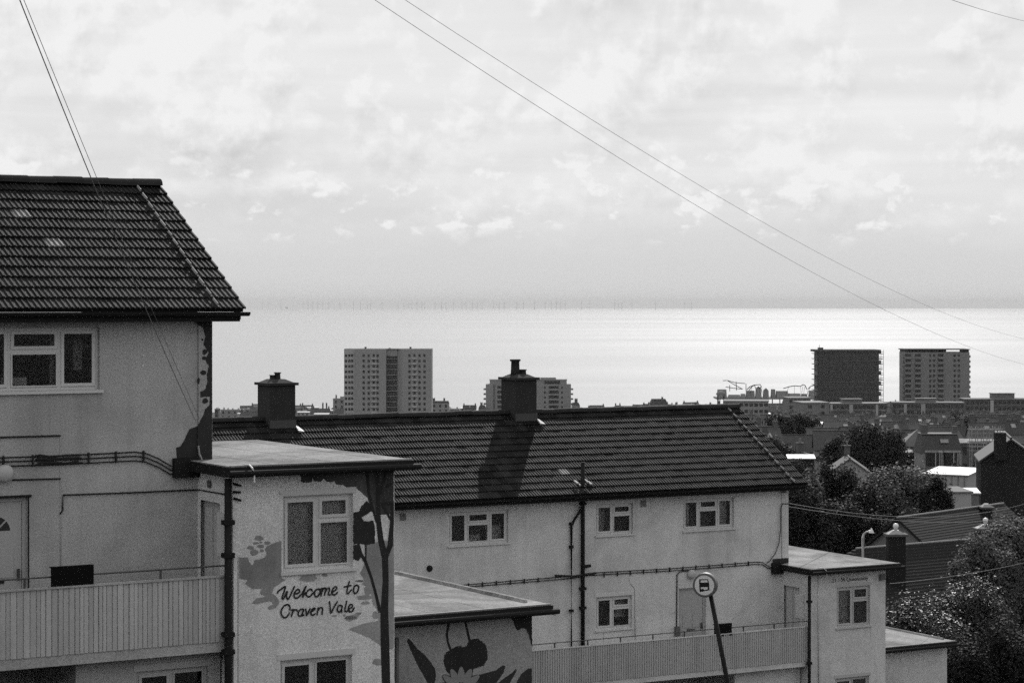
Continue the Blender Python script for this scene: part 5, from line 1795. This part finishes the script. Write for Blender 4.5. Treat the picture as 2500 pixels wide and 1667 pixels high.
# scaffolding on the house behind the gable
Ys = 255
sf = empty('scaffolding', (at(2408, 1080, Ys).x, Ys, ground_z(Ys)))
tag(sf, 'scaffold frame of bright poles behind the dark gable', 'scaffolding')
w = (2442 - 2372) / FPX * Ys
z0_, z1_ = at(0, 1100, Ys).z - ground_z(Ys), at(0, 1048, Ys).z - ground_z(Ys)
for k in range(6):
    x = -w / 2 + w * k / 5
    for y in (0, 1.2):
        MB().tube([(x, y, 0), (x, y, z1_ + 0.3)], 0.045, 5).build('standard', 'steel', sf)
for j in range(6):
    z_ = z0_ + (z1_ - z0_) * j / 5
    for y in (0.05, 1.25):
        MB().tube([(-w / 2 - 0.3, y, z_), (w / 2 + 0.3, y, z_)], 0.05, 5).build('ledger', 'steel', sf)
for j in (1, 3, 5):
    z_ = z0_ + (z1_ - z0_) * j / 5
    MB().box(-w / 2, w / 2, 0.15, 1.1, z_ - 0.12, z_ - 0.06).build('deck', 'paleWall', sf)

# pale gable houses among the trees
a = at(1978, 1113, 250)
house('house', 'pale gabled house half hidden left of the evergreen', a.x, a.y + 3.5, 7.0, 5.2, 5.4, 1.9, 96, 'paleWall', 'slate', chims=1, win=(0, 0), base=a.z - 7.3)
pent('rear_extension', 'low extension with a white roof edge beside the far tiled roof', 1926, 1988, 1121, 1160, 247, 1.3, 'darkwall', 'slate_shiny', slope=0.35)
a = at(2082, 1118, 262)
house('house', 'pale gabled house right of the evergreen', a.x, a.y + 3.5, 7.0, 4.6, 5.4, 1.6, 84, 'paleWall', 'slate', chims=1, win=(0, 0), base=a.z - 7.0)

# filling the town: rows of houses stepping down to the sea
rows = []
rr = random.Random(21)
Y = 360.0
n_h = 0
TONES = (('midwall', 'grey rendered'), ('brickwall', 'dark brick'), ('paleWall', 'pale rendered'), ('midwall', 'grey rendered'), ('paleWall', 'pale rendered'))
while Y < 1560:
    lo = 1750 if Y < 900 else (560 if Y > 1180 else 1750)
    u = lo + rr.uniform(0, 60)
    while u < 2540:
        if Y > 1180 and (835 < u < 1065 or 1180 < u < 1400):
            u += 60
            continue
        w = rr.uniform(5, 9.5) if Y < 950 else rr.uniform(7, 13)
        px = w / Y * FPX
        p = at(u + px / 2, 0, Y)
        yj = Y + rr.uniform(-9, 9)
        flat = rr.random() < 0.24
        tone = rr.choice(TONES)
        h = rr.uniform(5.2, 7.6)
        side = ('behind the far roof end' if u < 1900 else 'left of the wrapped tower' if u < 1995 else 'under the wrapped tower' if u < 2165 else 'under the balconied tower' if u < 2375 else 'at the right edge')
        if u < 1740:
            side = 'left of the broad tower' if u < 840 else 'between broad tower and pier'
        zone = ('shoreward, ' if Y > 1150 else 'higher up, ' if Y < 620 else 'lower down, ') + side
        if flat:
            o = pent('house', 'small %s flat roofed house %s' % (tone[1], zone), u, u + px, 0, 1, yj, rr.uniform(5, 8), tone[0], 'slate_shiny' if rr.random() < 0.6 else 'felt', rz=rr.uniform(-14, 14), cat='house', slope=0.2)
            # stand it on the ground
            zg_ = ground_z(yj) - 0.5
            o.location.z = zg_
            for ch in list(o.children):
                bpy.data.objects.remove(ch)
            d_ = rr.uniform(5, 8)
            MB().box(-w / 2, w / 2, 0, d_, 0, h).build('wall', tone[0], o)
            MB().hexa([(-w / 2 - 0.2, -0.2, h + 0.003), (w / 2 + 0.2, -0.2, h + 0.003), (w / 2 + 0.2, d_ + 0.2, h + 0.3), (-w / 2 - 0.2, d_ + 0.2, h + 0.3)],
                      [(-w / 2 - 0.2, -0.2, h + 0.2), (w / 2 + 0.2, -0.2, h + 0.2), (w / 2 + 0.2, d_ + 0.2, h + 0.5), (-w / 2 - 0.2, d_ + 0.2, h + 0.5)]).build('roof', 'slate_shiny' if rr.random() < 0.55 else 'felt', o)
            mw = MB().box(-0.5, 0.5, -0.05, 0.05, 0, 1.3).mesh('window', 'farglass')
            for i in range(3):
                for j in range(2):
                    q_ = link('window', mw, o)
                    q_.location = (-w / 2 + w * (i + .5) / 3, 0, h - 1.8 - 2.7 * j)
            tag(o, group='flat roofed houses of the town')
        else:
            rm_ = rr.choice(('slate', 'roof_tile_far'))
            nc_ = rr.choice((1, 1, 2))
            rl_ = rr.random() < 0.45
            hp_ = rr.random() < 0.2
            ho_ = house('house', 'small %s house, %s%s, %s' % (tone[1].split()[0] if tone[1] != 'dark brick' else 'brick', 'hipped roof' if hp_ else ('slate roof' if rm_ == 'slate' else 'tiled roof'), ' and rooflight' if rl_ else (' and two stacks' if nc_ == 2 else ''), zone),
                  p.x, yj, w, rr.uniform(5.5, 8), h, rr.uniform(1.8, 2.8), rr.choice((0, 0, 90, 0, 12, -15)) + rr.uniform(-8, 8), tone[0],
                  rm_, chims=nc_, win=(2, 2), group='pitched roof houses of the town', rooflight=rl_, hip=hp_, chim_h=rr.uniform(0.7, 1.5))
            if rr.random() < 0.6:  # extensions with pale roofs added as the town's white glints
                lw_, lh_, ld_ = rr.uniform(2.0, 4.5), rr.uniform(2.6, 4.4), rr.uniform(1.5, 3.5)
                lx_ = rr.uniform(-w / 2 + 1, w / 2 - 1)
                ex_ = MB().box(lx_ - lw_ / 2, lx_ + lw_ / 2, -4.2 - ld_, -2.2, 0, lh_).build('rear_extension', tone[0], ho_)
                MB().hexa([(lx_ - lw_ / 2 - .1, -4.3 - ld_, lh_ + .003), (lx_ + lw_ / 2 + .1, -4.3 - ld_, lh_ + .003), (lx_ + lw_ / 2 + .1, -2.2, lh_ + .3), (lx_ - lw_ / 2 - .1, -2.2, lh_ + .3)],
                          [(lx_ - lw_ / 2 - .1, -4.3 - ld_, lh_ + .12), (lx_ + lw_ / 2 + .1, -4.3 - ld_, lh_ + .12), (lx_ + lw_ / 2 + .1, -2.2, lh_ + .42), (lx_ - lw_ / 2 - .1, -2.2, lh_ + .42)]).build('extension_roof', 'slate_shiny', ex_)
        n_h += 1
        u += px * rr.uniform(1.05, 1.9) + rr.uniform(0, 34)
    Y += rr.uniform(20, 32) if Y < 900 else rr.uniform(70, 110)
# bushes between them
kk = 0
for k in range(110):
    Yb = rr.uniform(340, 950)
    ub_ = rr.uniform(1780, 2520)
    zb_ = ground_z(Yb)
    hb = rr.uniform(3.5, 7.5)
    tree('tree', 'small dark tree among the town houses %s' % ('behind the far roof end' if ub_ < 1900 else 'left of the wrapped tower' if ub_ < 1995 else 'under the wrapped tower' if ub_ < 2165 else 'under the balconied tower' if ub_ < 2375 else 'at the right edge'), (at(ub_, 0, Yb).x, Yb, zb_), hb, rr.uniform(2.2, 4.5), rr.uniform(2.2, 4), 900, 0.4, 'leaf_far', 'round', 16, 'trees among the town houses', seed=100 + k)


# ------------------------------------------------------------------ flats and towers
def slab_block(name, label, u0, u1, vt, Y, depth, floors, nb, wm, bandm, rz=0, fh=2.8, plant=None, cat='flats', pale_bays=()):
    a, c = at(u0, vt, Y), at(u1, vt, Y)
    w = c.x - a.x
    m_ = (a + c) / 2
    zb_ = ground_z(Y) - 3
    h = a.z - zb_
    rt_ = empty(name, (m_.x, Y, zb_), R(rz))
    tag(rt_, label, cat)
    MB().box(-w / 2, w / 2, 0, depth, 0, h).build('wall', wm, rt_)
    MB().box(-w / 2 - 0.3, w / 2 + 0.3, -0.3, depth + 0.3, h + 0.003, h + 0.35).build('roof', 'midwall', rt_)
    mw = MB().box(-0.75, 0.75, -0.06, 0.1, 0, 1.35).mesh('window', 'farglass')
    for j in range(floors):
        z_ = h - (j + 1) * fh
        if z_ < 0:
            break
        if bandm:
            MB().box(-w / 2 - 0.05, w / 2 + 0.05, -0.14, -0.002, z_ - 0.1, z_ + 0.12).build('floor_band', bandm, rt_)
        for i in range(nb):
            q_ = link('window', mw, rt_)
            q_.location = (-w / 2 + w * (i + 0.5) / nb, -0.002, z_ + 0.75)
    for (f0, f1) in pale_bays:
        MB().box(-w / 2 + w * f0, -w / 2 + w * f1, -0.25, -0.142, 0, h - 0.3).build('pale_bay', 'paleWall', rt_)
    if plant:
        f0, f1, ph = plant
        MB().box(-w / 2 + w * f0, -w / 2 + w * f1, depth * 0.3, depth * 0.7, h + 0.352, h + ph).build('plant_room', 'midwall', rt_)
        MB().box(-w / 2 + w * f0 - 0.3, -w / 2 + w * f1 + 0.3, depth * 0.25, depth * 0.75, h + ph + 0.003, h + ph + 0.2).build('plant_roof', 'felt', rt_)
    return rt_


slab_block('flats', 'brown banded flats in front of the wrapped tower', 2020, 2168, 986, 1000, 12, 5, 14, 'brickwall', 'midwall', 4, plant=(0.28, 0.6, 2.0), pale_bays=((0.04, 0.08), (0.36, 0.42), (0.8, 0.84)))
slab_block('flats', 'brown banded flats in front of the balconied tower', 2180, 2352, 984, 1010, 12, 5, 16, 'brickwall', 'midwall', -5, plant=(0.34, 0.62, 1.9), pale_bays=((0.16, 0.2), (0.4, 0.46)))
slab_block('flats', 'long dark flats at the right edge below the sea', 2356, 2560, 975, 1030, 12, 5, 18, 'brickwall', 'midwall', 3, plant=(0.35, 0.62, 2.6), pale_bays=((0.3, 0.34),))
slab_block('flats', 'pale blank ended flats with a white roof left of the wrapped tower', 1960, 2026, 984, 900, 14, 2, 2, 'midwall', None, 10)
slab_block('flats', 'grey flats with a white roof behind the far roof end', 1768, 1876, 980, 950, 14, 4, 9, 'midwall', None, -6)
slab_block('flats', 'low grey flats with a gleaming roof left of the pale blank flats', 1925, 1980, 972, 1040, 12, 3, 5, 'midwall', None, 6)


def tower_block(name, label, u0, u1, vt, Y, depth, spec, rz=0, fh=2.72):
    a, c = at(u0, vt, Y), at(u1, vt, Y)
    w = c.x - a.x
    m_ = (a + c) / 2
    zb_ = ground_z(Y) - 2
    h = a.z - zb_
    rt_ = empty(name, (m_.x, Y, zb_), R(rz))
    tag(rt_, label, 'tower block')
    return rt_, w, h


# tower 1: broad slab with recessed stair bay, left of centre
t1, w, h = tower_block('tower_block', 'broad grey tower block with a dark recessed stair bay', 840, 1054, 852, 1120, 16, None)
fr = lambda x: -w / 2 + w * (x - 295) / (1868 - 295)
MB().box(fr(295), fr(500), 0, 15, 0, h).build('wing', 'tower_pale', t1)
MB().box(fr(500) + 0.01, fr(1050), -1.2, 14.9, 0, h).build('wall', 'tower', t1)
MB().box(fr(1050) + 0.01, fr(1250), 1.8, 14.8, 0, h - 0.02).build('stair_bay', 'tower_dark', t1)
b = MB()
b.hexa([(fr(1250) + .01, 1.8, 0), (fr(1340), -0.6, 0), (fr(1340), 14.7, 0), (fr(1250) + .01, 14.7, 0)], [(fr(1250) + .01, 1.8, h), (fr(1340), -0.6, h), (fr(1340), 14.7, h), (fr(1250) + .01, 14.7, h)])
b.build('splayed_wall', 'tower', t1)
MB().box(fr(1340) + 0.01, fr(1868), -0.6, 14.6, 0, h).build('wall', 'tower', t1)
MB().box(fr(1050) + 0.02, fr(1250) - 0.02, 1.2, 1.79, h - 3.6, h - 0.03).build('stair_head', 'tower', t1)
fl = 2.72
mw = MB().box(-0.55, 0.55, -0.08, 0.1, 0, 1.3).mesh('window', 'farglass')
ms = MB().box(-1.5, 1.5, -0.5, -0.002, 0, 0.95).mesh('balcony', 'tower_pale')
mb_ = MB().box(fr(1050) + 0.05, fr(1250) - 0.05, 1.35, 1.79, 0, 0.3).mesh('landing_band', 'tower')
for j in range(15):
    z_ = h - 3.9 - j * fl
    if z_ < 2:
        break
    o = link('landing_band', mb_, t1)
    o.location = (0, 0, z_ - 1.2)
    for x in (330, 390, 440, 650, 740, 900, 1470, 1650, 1740):
        o = link('window', mw, t1)
        yy = 0 if x < 500 else (-1.2 if x < 1050 else -0.6)
        o.location = (fr(x), yy - 0.001, z_)
    for x in (830, 1560):
        o = link('window', mw, t1)
        o.location = (fr(x), (-1.2 if x < 1050 else -0.6) - 0.001, z_)
        o = link('balcony', ms, t1)
        o.location = (fr(x), -1.2 if x < 1050 else -0.6, z_ - 1.25)
for x in (670, 1480, 1105):
    MB().box(fr(x) - 0.5, fr(x) + 0.5, 4, 5, h + 0.002, h + (1.0 if x != 1105 else 0.5)).build('roof_vent', 'tower_dark', t1)
MB().box(fr(297), fr(1866), 0.3, 14.4, h + 0.003, h + 0.12).build('roof', 'felt', t1)

# tower 2: wrapped in dark netting, pale scaffold lifts at both edges
t2, w, h = tower_block('tower_block', 'tower block wrapped in dark netting with scaffold edges', 1999, 2146, 859, 1150, 20, None)
MB().box(-w / 2, w / 2, 0, 18, 0, h).build('wall', 'wrap', t2)
fr2 = lambda u: -w / 2 + w * (u - 1999) / (2146 - 1999)
for (u0_, u1_, zz0) in ((1990, 1999, 0), (2146, 2158, 0)):
    x0, x1 = fr2(u0_), fr2(u1_)
    x0, x1 = (x0, x1 - 0.05) if u0_ < 2000 else (x0 + 0.05, x1)
    for j in range(17):
        z_ = h - 1.0 - j * 2.72
        if z_ < 0:
            break
        MB().box(x0, x1, 1.5, 14, z_ - 0.14, z_ + 0.12).build('scaffold_deck', 'net_pale', t2)
        MB().box(x0, x1, 1.4, 1.5, z_ + 0.9, z_ + 1.1).build('scaffold_rail', 'net_pale', t2)
        if j % 2 == 0:
            xm_ = x0 + (x1 - x0) * (0.5 if u0_ < 2000 else 0.0)
            xn_ = x1 if u0_ < 2000 else x0 + (x1 - x0) * 0.5
            MB().box(min(xm_, xn_), max(xm_, xn_), 2, 10, z_ + 0.14, z_ + 1.9).build('net_sheet', 'net_pale', t2)
    for x in ((x0 + x1) / 2, x0 if u0_ < 2000 else x1):
        MB().tube([(x, 1.6, 0), (x, 1.6, h + 1.0)], 0.12, 5).build('scaffold_pole', 'net_pale', t2)
M['net_lift'] = mat('scaffold_net_lift_line', 0.095, 0.95, 0.05, 0.3, 0.4)
for j in range(16):
    z_ = h - 2.0 - j * 2.72
    if z_ > 1:
        MB().box(-w / 2 + 0.02, w / 2 - 0.02, -0.09, -0.002, z_ - 0.10, z_ + 0.16).build('net_lift_line', 'net_lift', t2)
for k in range(9):
    x = -w / 2 + w * (k + 0.5) / 9
    MB().box(x - 0.1, x + 0.1, -0.13, -0.092, 0, h).build('net_seam', 'tower_dark', t2)
MB().box(fr2(1990), fr2(2150), -0.4, 18, h + 0.003, h + 1.1).build('roof_sheeting', 'tower_dark', t2)
MB().box(fr2(2000), fr2(2012), 3, 6, h + 1.103, h + 2.2).build('roof_vent', 'tower_dark', t2)
MB().tube([(fr2(2003), 4, h + 1.1), (fr2(2003), 4, h + 3.6)], 0.12, 5).build('mast', 'tower_dark', t2)

# tower 3: with balconies and an overhanging roof slab
t3, w, h = tower_block('tower_block', 'tower block with rows of balconies and a floating roof slab', 2210, 2367, 860, 1180, 20, None)
fr3 = lambda z: -w / 2 + w * (z - 1128) / (1622 - 1128)
MB().box(-w / 2, w / 2, 0, 18, 0, h).build('wall', 'tower_far', t3)
MB().box(-w / 2 - 0.5, w / 2 + 0.3, -0.5, 18.5, h + 1.3, h + 1.75).build('roof_slab', 'tower_dark', t3)
for k in range(9):
    x = -w / 2 + 1 + (w - 2) * k / 8
    if k in (6, 7):
        continue
    MB().box(x - 0.9 - (1.2 if k in (1, 2, 3, 4) else 0), x + 0.9, 1, 17, h + 0.002, h + 1.298).build('parapet_pier', 'tower_dark', t3)
mw3 = MB().box(-0.6, 0.6, -0.08, 0.1, 0, 1.35).mesh('window', 'farglass')
mr3 = MB().box(-1.5, 1.5, -0.002, 0.05, 0, 1.5).mesh('balcony_recess', 'farglass')
mb3 = MB().box(-1.55, 1.55, -0.8, -0.003, 0, 1.05).mesh('balcony', 'tower_far')
me3 = MB().box(-0.5, 0.5, 2, 6, 0, 1.3).mesh('edge_balcony', 'tower_far')
for j in range(16):
    z_ = h - 2.3 - j * 2.72
    if z_ < 2:
        break
    for x in (1320, 1350, 1508, 1540):
        o = link('window', mw3, t3)
        o.location = (fr3(x), -0.001, z_)
    for x in (1150, 1225, 1400):
        o = link('balcony_recess', mr3, t3)
        o.location = (fr3(x), -0.06, z_)
        o = link('balcony', mb3, t3)
        o.location = (fr3(x), -0.06, z_ - 1.2)
    for s in (-1, 1):
        o = link('edge_balcony', me3, t3)
        o.location = (s * (w / 2 + 0.5 - 0.02), 0, z_ - 0.6)

# seafront flats behind the right-hand chimney
t4, w, h = tower_block('flats', 'stepped pale seafront flats behind the taller chimney', 1186, 1394, 938, 1330, 14, None)
fr4 = lambda z: -w / 2 + w * (z - 220) / (1965 - 220)
t4['category'] = 'flats'
MB().box(fr4(220), fr4(370), 0, 14, 0, h).build('wing', 'flat_pale', t4)
MB().box(fr4(370) + 0.01, fr4(415), 1, 14, 0, h).build('recess', 'midwall', t4)
MB().box(fr4(415) + 0.01, fr4(1965), 0, 14, 0, h).build('wall', 'flat_pale', t4)
MB().box(fr4(300), fr4(1880), 1.5, 12, h + 0.003, h + 2.5).build('penthouse', 'flat_pale', t4)
MB().box(fr4(1420), fr4(1740), 1.2, 1.49, h + 0.3, h + 2.0).build('penthouse_glazing', 'farglass', t4)
MB().box(fr4(290), fr4(1890), 1.1, 12.4, h + 2.503, h + 2.8).build('roof', 'midwall', t4)
MB().box(fr4(1340), fr4(1660), 4, 8, h + 2.81, h + 3.9).build('plant_room', 'midwall', t4)
mr4 = MB().box(-3.0, 3.0, -0.05, 0.1, 0, 1.6).mesh('window_band', 'farglass')
mb4 = MB().hexa([(-3.2, -0.052, 0), (-1.8, -0.95, 0), (1.8, -0.95, 0), (3.2, -0.052, 0)][::-1], [(-3.2, -0.052, 0.95), (-1.8, -0.95, 0.95), (1.8, -0.95, 0.95), (3.2, -0.052, 0.95)][::-1]).mesh('balcony', 'flat_pale')
me4 = MB().box(-0.7, 0.7, 1, 5, 0, 1.0).mesh('edge_balcony', 'flat_pale')
mw4 = MB().box(-0.5, 0.5, -0.05, 0.1, 0, 1.3).mesh('window', 'farglass')
for j in range(6):
    z_ = h - 2.6 - j * 2.95
    if z_ < 1:
        break
    for x in (1610, 900, 560):
        o = link('window_band', mr4, t4)
        o.location = (fr4(x), -0.001, z_)
        o = link('balcony', mb4, t4)
        o.location = (fr4(x), 0, z_ - 1.05)
    for x in (1430, 1780):
        o = link('window', mw4, t4)
        o.location = (fr4(x), -0.001, z_)
    for s in (-1, 1):
        o = link('edge_balcony', me4, t4)
        o.location = (s * (w / 2 + 0.69), 0, z_ - 0.9)

# terraces on the skyline beside the towers
def skyline(label, u0, u1, vt, Y, wm, stacks, mans=0.0, cat='terrace'):
    a, c = at(u0, vt, Y), at(u1, vt, Y)
    w = c.x - a.x
    zb_ = ground_z(Y) - 1
    h = a.z - zb_
    rt_ = empty('terrace', ((a.x + c.x) / 2, Y, zb_))
    tag(rt_, label, cat)
    MB().box(-w / 2, w / 2, 0, 9, 0, h - mans).build('wall', wm, rt_)
    if mans:
        MB().hexa([(-w / 2, 0, h - mans + .003), (w / 2, 0, h - mans + .003), (w / 2, 9, h - mans + .003), (-w / 2, 9, h - mans + .003)], [(-w / 2 + mans * .5, mans * .6, h), (w / 2 - mans * .5, mans * .6, h), (w / 2 - mans * .5, 8, h), (-w / 2 + mans * .5, 8, h)]).build('roof', 'slate', rt_)
    else:
        MB().box(-w / 2 - .2, w / 2 + .2, -.2, 9.2, h + .003, h + .3).build('roof', 'midwall', rt_)
    for (f, sw, sh) in stacks:
        x = -w / 2 + w * f
        c_ = MB().box(x - sw / 2, x + sw / 2, 4, 5.2, h - 1.2, h + sh).build('chimney', 'brickwall', rt_)
        for dx in (-0.3, 0.3):
            MB().box(x + dx * sw - 0.12, x + dx * sw + 0.12, 4.4, 4.7, h + sh + 0.002, h + sh + 0.5).build('chimney_pot', 'brickwall', c_)
    mw = MB().box(-0.55, 0.55, -0.05, 0.1, 0, 1.6).mesh('window', 'farglass')
    n = max(2, int(w / 3.2))
    for i in range(n):
        for j in range(2):
            o = link('window', mw, rt_)
            o.location = (-w / 2 + w * (i + .5) / n, -.001, h - mans - 2.4 - 3 * j)
    return rt_


skyline('small dark terrace at the left end of the skyline', 524, 533, 999, 1420, 'brickwall', [(0.5, 1.5, 0.6)])
skyline('long pale terrace on the skyline left of the first chimney', 538, 594, 1001, 1450, 'flat_pale', [(0.12, 0.8, 1.2), (0.3, 0.7, 0.8), (0.5, 0.9, 0.7), (0.75, 0.8, 0.7)])
skyline('grey terrace with pointed chimneys on the skyline against the first chimney', 597, 640, 999, 1400, 'midwall', [(0.05, 1.0, 1.6), (0.3, 1.2, 1.8), (0.8, 1.0, 1.2)])
skyline('low dark terrace on the skyline just right of the first chimney', 722, 748, 1003, 1430, 'midwall', [(0.5, 1.2, 1.8), (0.2, 0.9, 0.6)], 0.8)
skyline('pale gabled terrace on the skyline with one stack', 749, 772, 999, 1460, 'flat_pale', [(0.65, 0.9, 1.4)], 1.2)
skyline('terrace on the skyline carrying two tall twin stacks', 776, 806, 1002, 1440, 'midwall', [(0.36, 0.9, 4.6), (0.66, 0.9, 4.6)], 0.6)
skyline('tall pale house on the skyline left of the broad tower', 813, 842, 974, 1300, 'flat_pale', [(0.22, 0.8, 2.0), (0.72, 2.2, 1.2)])
skyline('tall pale house on the skyline right of the broad tower', 1053, 1096, 979, 1300, 'flat_pale', [(0.12, 1.6, 1.5), (0.72, 1.0, 1.4)], 1.2)
skyline('low terrace on the skyline right of the pale house', 1097, 1122, 999, 1350, 'midwall', [(0.75, 0.9, 0.8)])
skyline('grey house with a bulky stack right of the seafront flats', 1396, 1416, 983, 1320, 'midwall', [(0.55, 1.8, 2.2)], 1.6)
skyline('small house with a stack left of the seafront flats', 1168, 1186, 990, 1320, 'midwall', [(0.4, 1.4, 1.6)], 1.6)
skyline('broad house with a rounded slate roof on the skyline before the pier', 1586, 1632, 974, 1250, 'midwall', [(0.7, 1.0, 0.8)], 3.2)
skyline('long low terrace on the skyline between flats and pier', 1640, 1760, 988, 1280, 'midwall', [(0.1, 1, 1), (0.5, 1, 1), (0.8, 1, 1)], 0.9)
skyline('dark terrace on the skyline right of the seafront flats', 1425, 1470, 996, 1350, 'midwall', [(0.3, 1.2, 1.0)], 1.0)
skyline('dark terrace on the skyline left of the rounded roof house', 1500, 1575, 996, 1330, 'midwall', [(0.2, 1.0, 1.2), (0.7, 1.0, 0.8)], 1.0)

# fairground rides on the pier
Yp = 1640
pr = empty('fairground_ride', (at(1800, 955, Yp).x, Yp, at(0, 962, Yp).z - 12))
tag(pr, 'spidery fairground ride arms rising above the pier buildings', 'fairground ride')
PX = lambda x, y: Vector((at(1740 + x / 6.03, 0, Yp).x - pr.location.x, 0, at(0, 900 + y / 6.03, Yp).z - pr.location.z))
for st_ in ([(150, 175), (215, 172), (300, 225), (440, 300)], [(215, 172), (330, 205), (480, 218)], [(190, 265), (300, 285), (440, 300)], [(250, 240), (250, 330)], [(345, 190), (350, 320)], [(490, 220), (490, 330)]):
    MB().tube([PX(x, y) for x, y in st_], 0.26, 5).build('ride_arm', 'tower_dark', pr)
for st_ in ([(500, 310), (545, 265), (610, 240), (700, 232), (720, 260), (690, 290)], [(530, 320), (580, 260), (620, 240)], [(1040, 290), (1120, 265), (1200, 250), (1290, 258), (1330, 232), (1360, 245), (1385, 300)], [(1400, 300), (1440, 260), (1500, 240)]):
    MB().tube([PX(x, y) for x, y in st_], 0.32, 5).build('coaster_track', 'tower_dark', pr)
    for x, y in st_[1:]:
        MB().tube([PX(x, y), PX(x, y) * 1.0 + Vector((rr.uniform(-2.5, 2.5), 0.5, -6))], 0.12, 4).build('coaster_leg', 'tower_dark', pr)
rr2 = random.Random(5)
pd = empty('pier', (at(1860, 958, Yp).x, Yp + 8, 0))
tag(pd, 'pier deck crowded with low pavilions under the rides', 'pier')
x0, x1 = at(1752, 0, Yp).x - pd.location.x, at(2010, 0, Yp).x - pd.location.x
zt_ = at(0, 972, Yp).z
MB().box(x0, x1, 0, 26, zt_ - 1.2, zt_).build('deck', 'midwall', pd)
for k in range(14):
    x = x0 + (x1 - x0) * (k + .5) / 14
    MB().tube([(x, 4, -3), (x, 4, zt_ - 1.2)], 0.4, 6).build('pile', 'tower_dark', pd)
x = x0 + 1
while x < x1 - 4:
    w_ = rr2.uniform(3, 9)
    hh_ = rr2.uniform(2.0, 7.5)
    MB().hexa([(x, 1, zt_ + .003), (x + w_, 1, zt_ + .003), (x + w_, 9, zt_ + .003), (x, 9, zt_ + .003)], [(x + .3, 1.5, zt_ + hh_), (x + w_ - .3, 1.5, zt_ + hh_), (x + w_ - .3, 8, zt_ + hh_), (x + .3, 8, zt_ + hh_)]).build('pavilion', rr2.choice(('midwall', 'tower', 'flat_pale')), pd)
    if rr2.random() < .18:
        MB().hexa([(x + .3, 1.5, zt_ + hh_ + .003), (x + w_ - .3, 1.5, zt_ + hh_ + .003), (x + w_ - .3, 8, zt_ + hh_ + .003), (x + .3, 8, zt_ + hh_ + .003)], [(x + w_ * .45, 4, zt_ + hh_ + 1.6), (x + w_ * .55, 4, zt_ + hh_ + 1.6), (x + w_ * .55, 5, zt_ + hh_ + 1.6), (x + w_ * .45, 5, zt_ + hh_ + 1.6)]).build('pavilion_roof', 'slate', pd)
    x += w_ + rr2.uniform(0.2, 2)
kiosk = empty('kiosk', (at(1760, 0, Yp - 6).x, Yp - 6, ground_z(Yp - 6)))
tag(kiosk, 'small domed kiosk at the landward end of the pier', 'kiosk')
hk = at(0, 953, Yp).z - kiosk.location.z
for dx in (-2.2, 2.2):
    for dy in (-2.2, 2.2):
        MB().box(dx - .35, dx + .35, dy - .35, dy + .35, 0, hk - 3).build('column', 'tower_dark', kiosk)
MB().lathe((0, 0, hk - 3), [(3.6, 0), (3.4, 1.2), (2.2, 2.4), (0.6, 3.0)], 12).build('dome', 'midwall', kiosk)

# offshore wind farm on the horizon
def turbine_mesh():
    b = MB()
    b.tube([(0, 0, 0), (0, 0, 105)], [4.2, 3.0], 8)
    b.box(-3, 3, -5, 6, 104, 110)
    for k in range(3):
        a = R(90 + 120 * k)
        c, s = math.cos(a), math.sin(a)
        b.hexa([(c * 2 - s * 2.4, -4.6, 107 + s * 2 + c * 2.4), (c * 2 + s * 2.4, -4.6, 107 + s * 2 - c * 2.4), (c * 2 + s * 2.4, -4.1, 107 + s * 2 - c * 2.4), (c * 2 - s * 2.4, -4.1, 107 + s * 2 + c * 2.4)],
               [(c * 62 - s * .4, -4.6, 107 + s * 62 + c * .4), (c * 62 + s * .4, -4.6, 107 + s * 62 - c * .4), (c * 62 + s * .4, -4.2, 107 + s * 62 - c * .4), (c * 62 - s * .4, -4.2, 107 + s * 62 + c * .4)])
    b.lathe((0, 0, -6), [(5, 0), (5, 14), (4, 15)], 8)
    return b.mesh('wind_turbine', 'turbine')


tm_ = turbine_mesh()
us = [641, 655, 686, 740, 752, 762, 776, 788, 803, 830, 863, 880, 897, 905, 933, 972, 986, 998, 1006, 1018, 1030, 1037, 1062, 1078, 1089, 1107, 1128, 1138, 1154, 1165, 1177, 1205, 1219, 1231, 1262, 1278, 1305, 1331, 1346, 1358, 1369, 1380, 1420, 1440, 1501, 1510, 1518, 1543, 1600, 1672, 1688]
rw = random.Random(9)
for k, u in enumerate(us):
    Yt = rw.choice((35000, 37000, 39000, 41000))
    o = link('wind_turbine', tm_)
    o.location = (at(u, 0, Yt).x, Yt, 0)
    o.rotation_euler = (0, 0, rw.uniform(-0.6, 0.6))
    tag(o, 'faint offshore wind turbine on the horizon', 'wind turbine', 'offshore wind farm on the horizon')
Yt = 38000
sb = empty('offshore_platform', (at(700, 0, Yt).x, Yt, 0))
tag(sb, 'small dark offshore platform on the horizon at left', 'platform')
for dx in (-12, 12):
    MB().box(dx - 2, dx + 2, -4, 4, -3, 22).build('leg', 'tower_dark', sb)
MB().box(-20, 20, -14, 14, 22.01, 40).build('topside', 'tower_dark', sb)

# ------------------------------------------------------------------ air
m = bpy.data.materials.new('sea_haze')
m.use_nodes = True
t = m.node_tree
t.nodes.remove(t.nodes['Principled BSDF'])
pv = t.nodes.new('ShaderNodeVolumePrincipled')
pv.inputs['Color'].default_value = (0.76, 0.76, 0.76, 1)
pv.inputs['Density'].default_value = 2.5e-5
pv.inputs['Anisotropy'].default_value = 0.0
t.links.new(pv.outputs[0], t.nodes['Material Output'].inputs['Volume'])
bx = MB().box(-SEA_R - 3000, SEA_R + 3000, -5000, SEA_R + 3000, -8, ZC + 90)
me = bx.mesh('haze', None)
me.materials.append(m)
tag(link('haze', me), kind='stuff', label='thin pale sea haze filling the air')
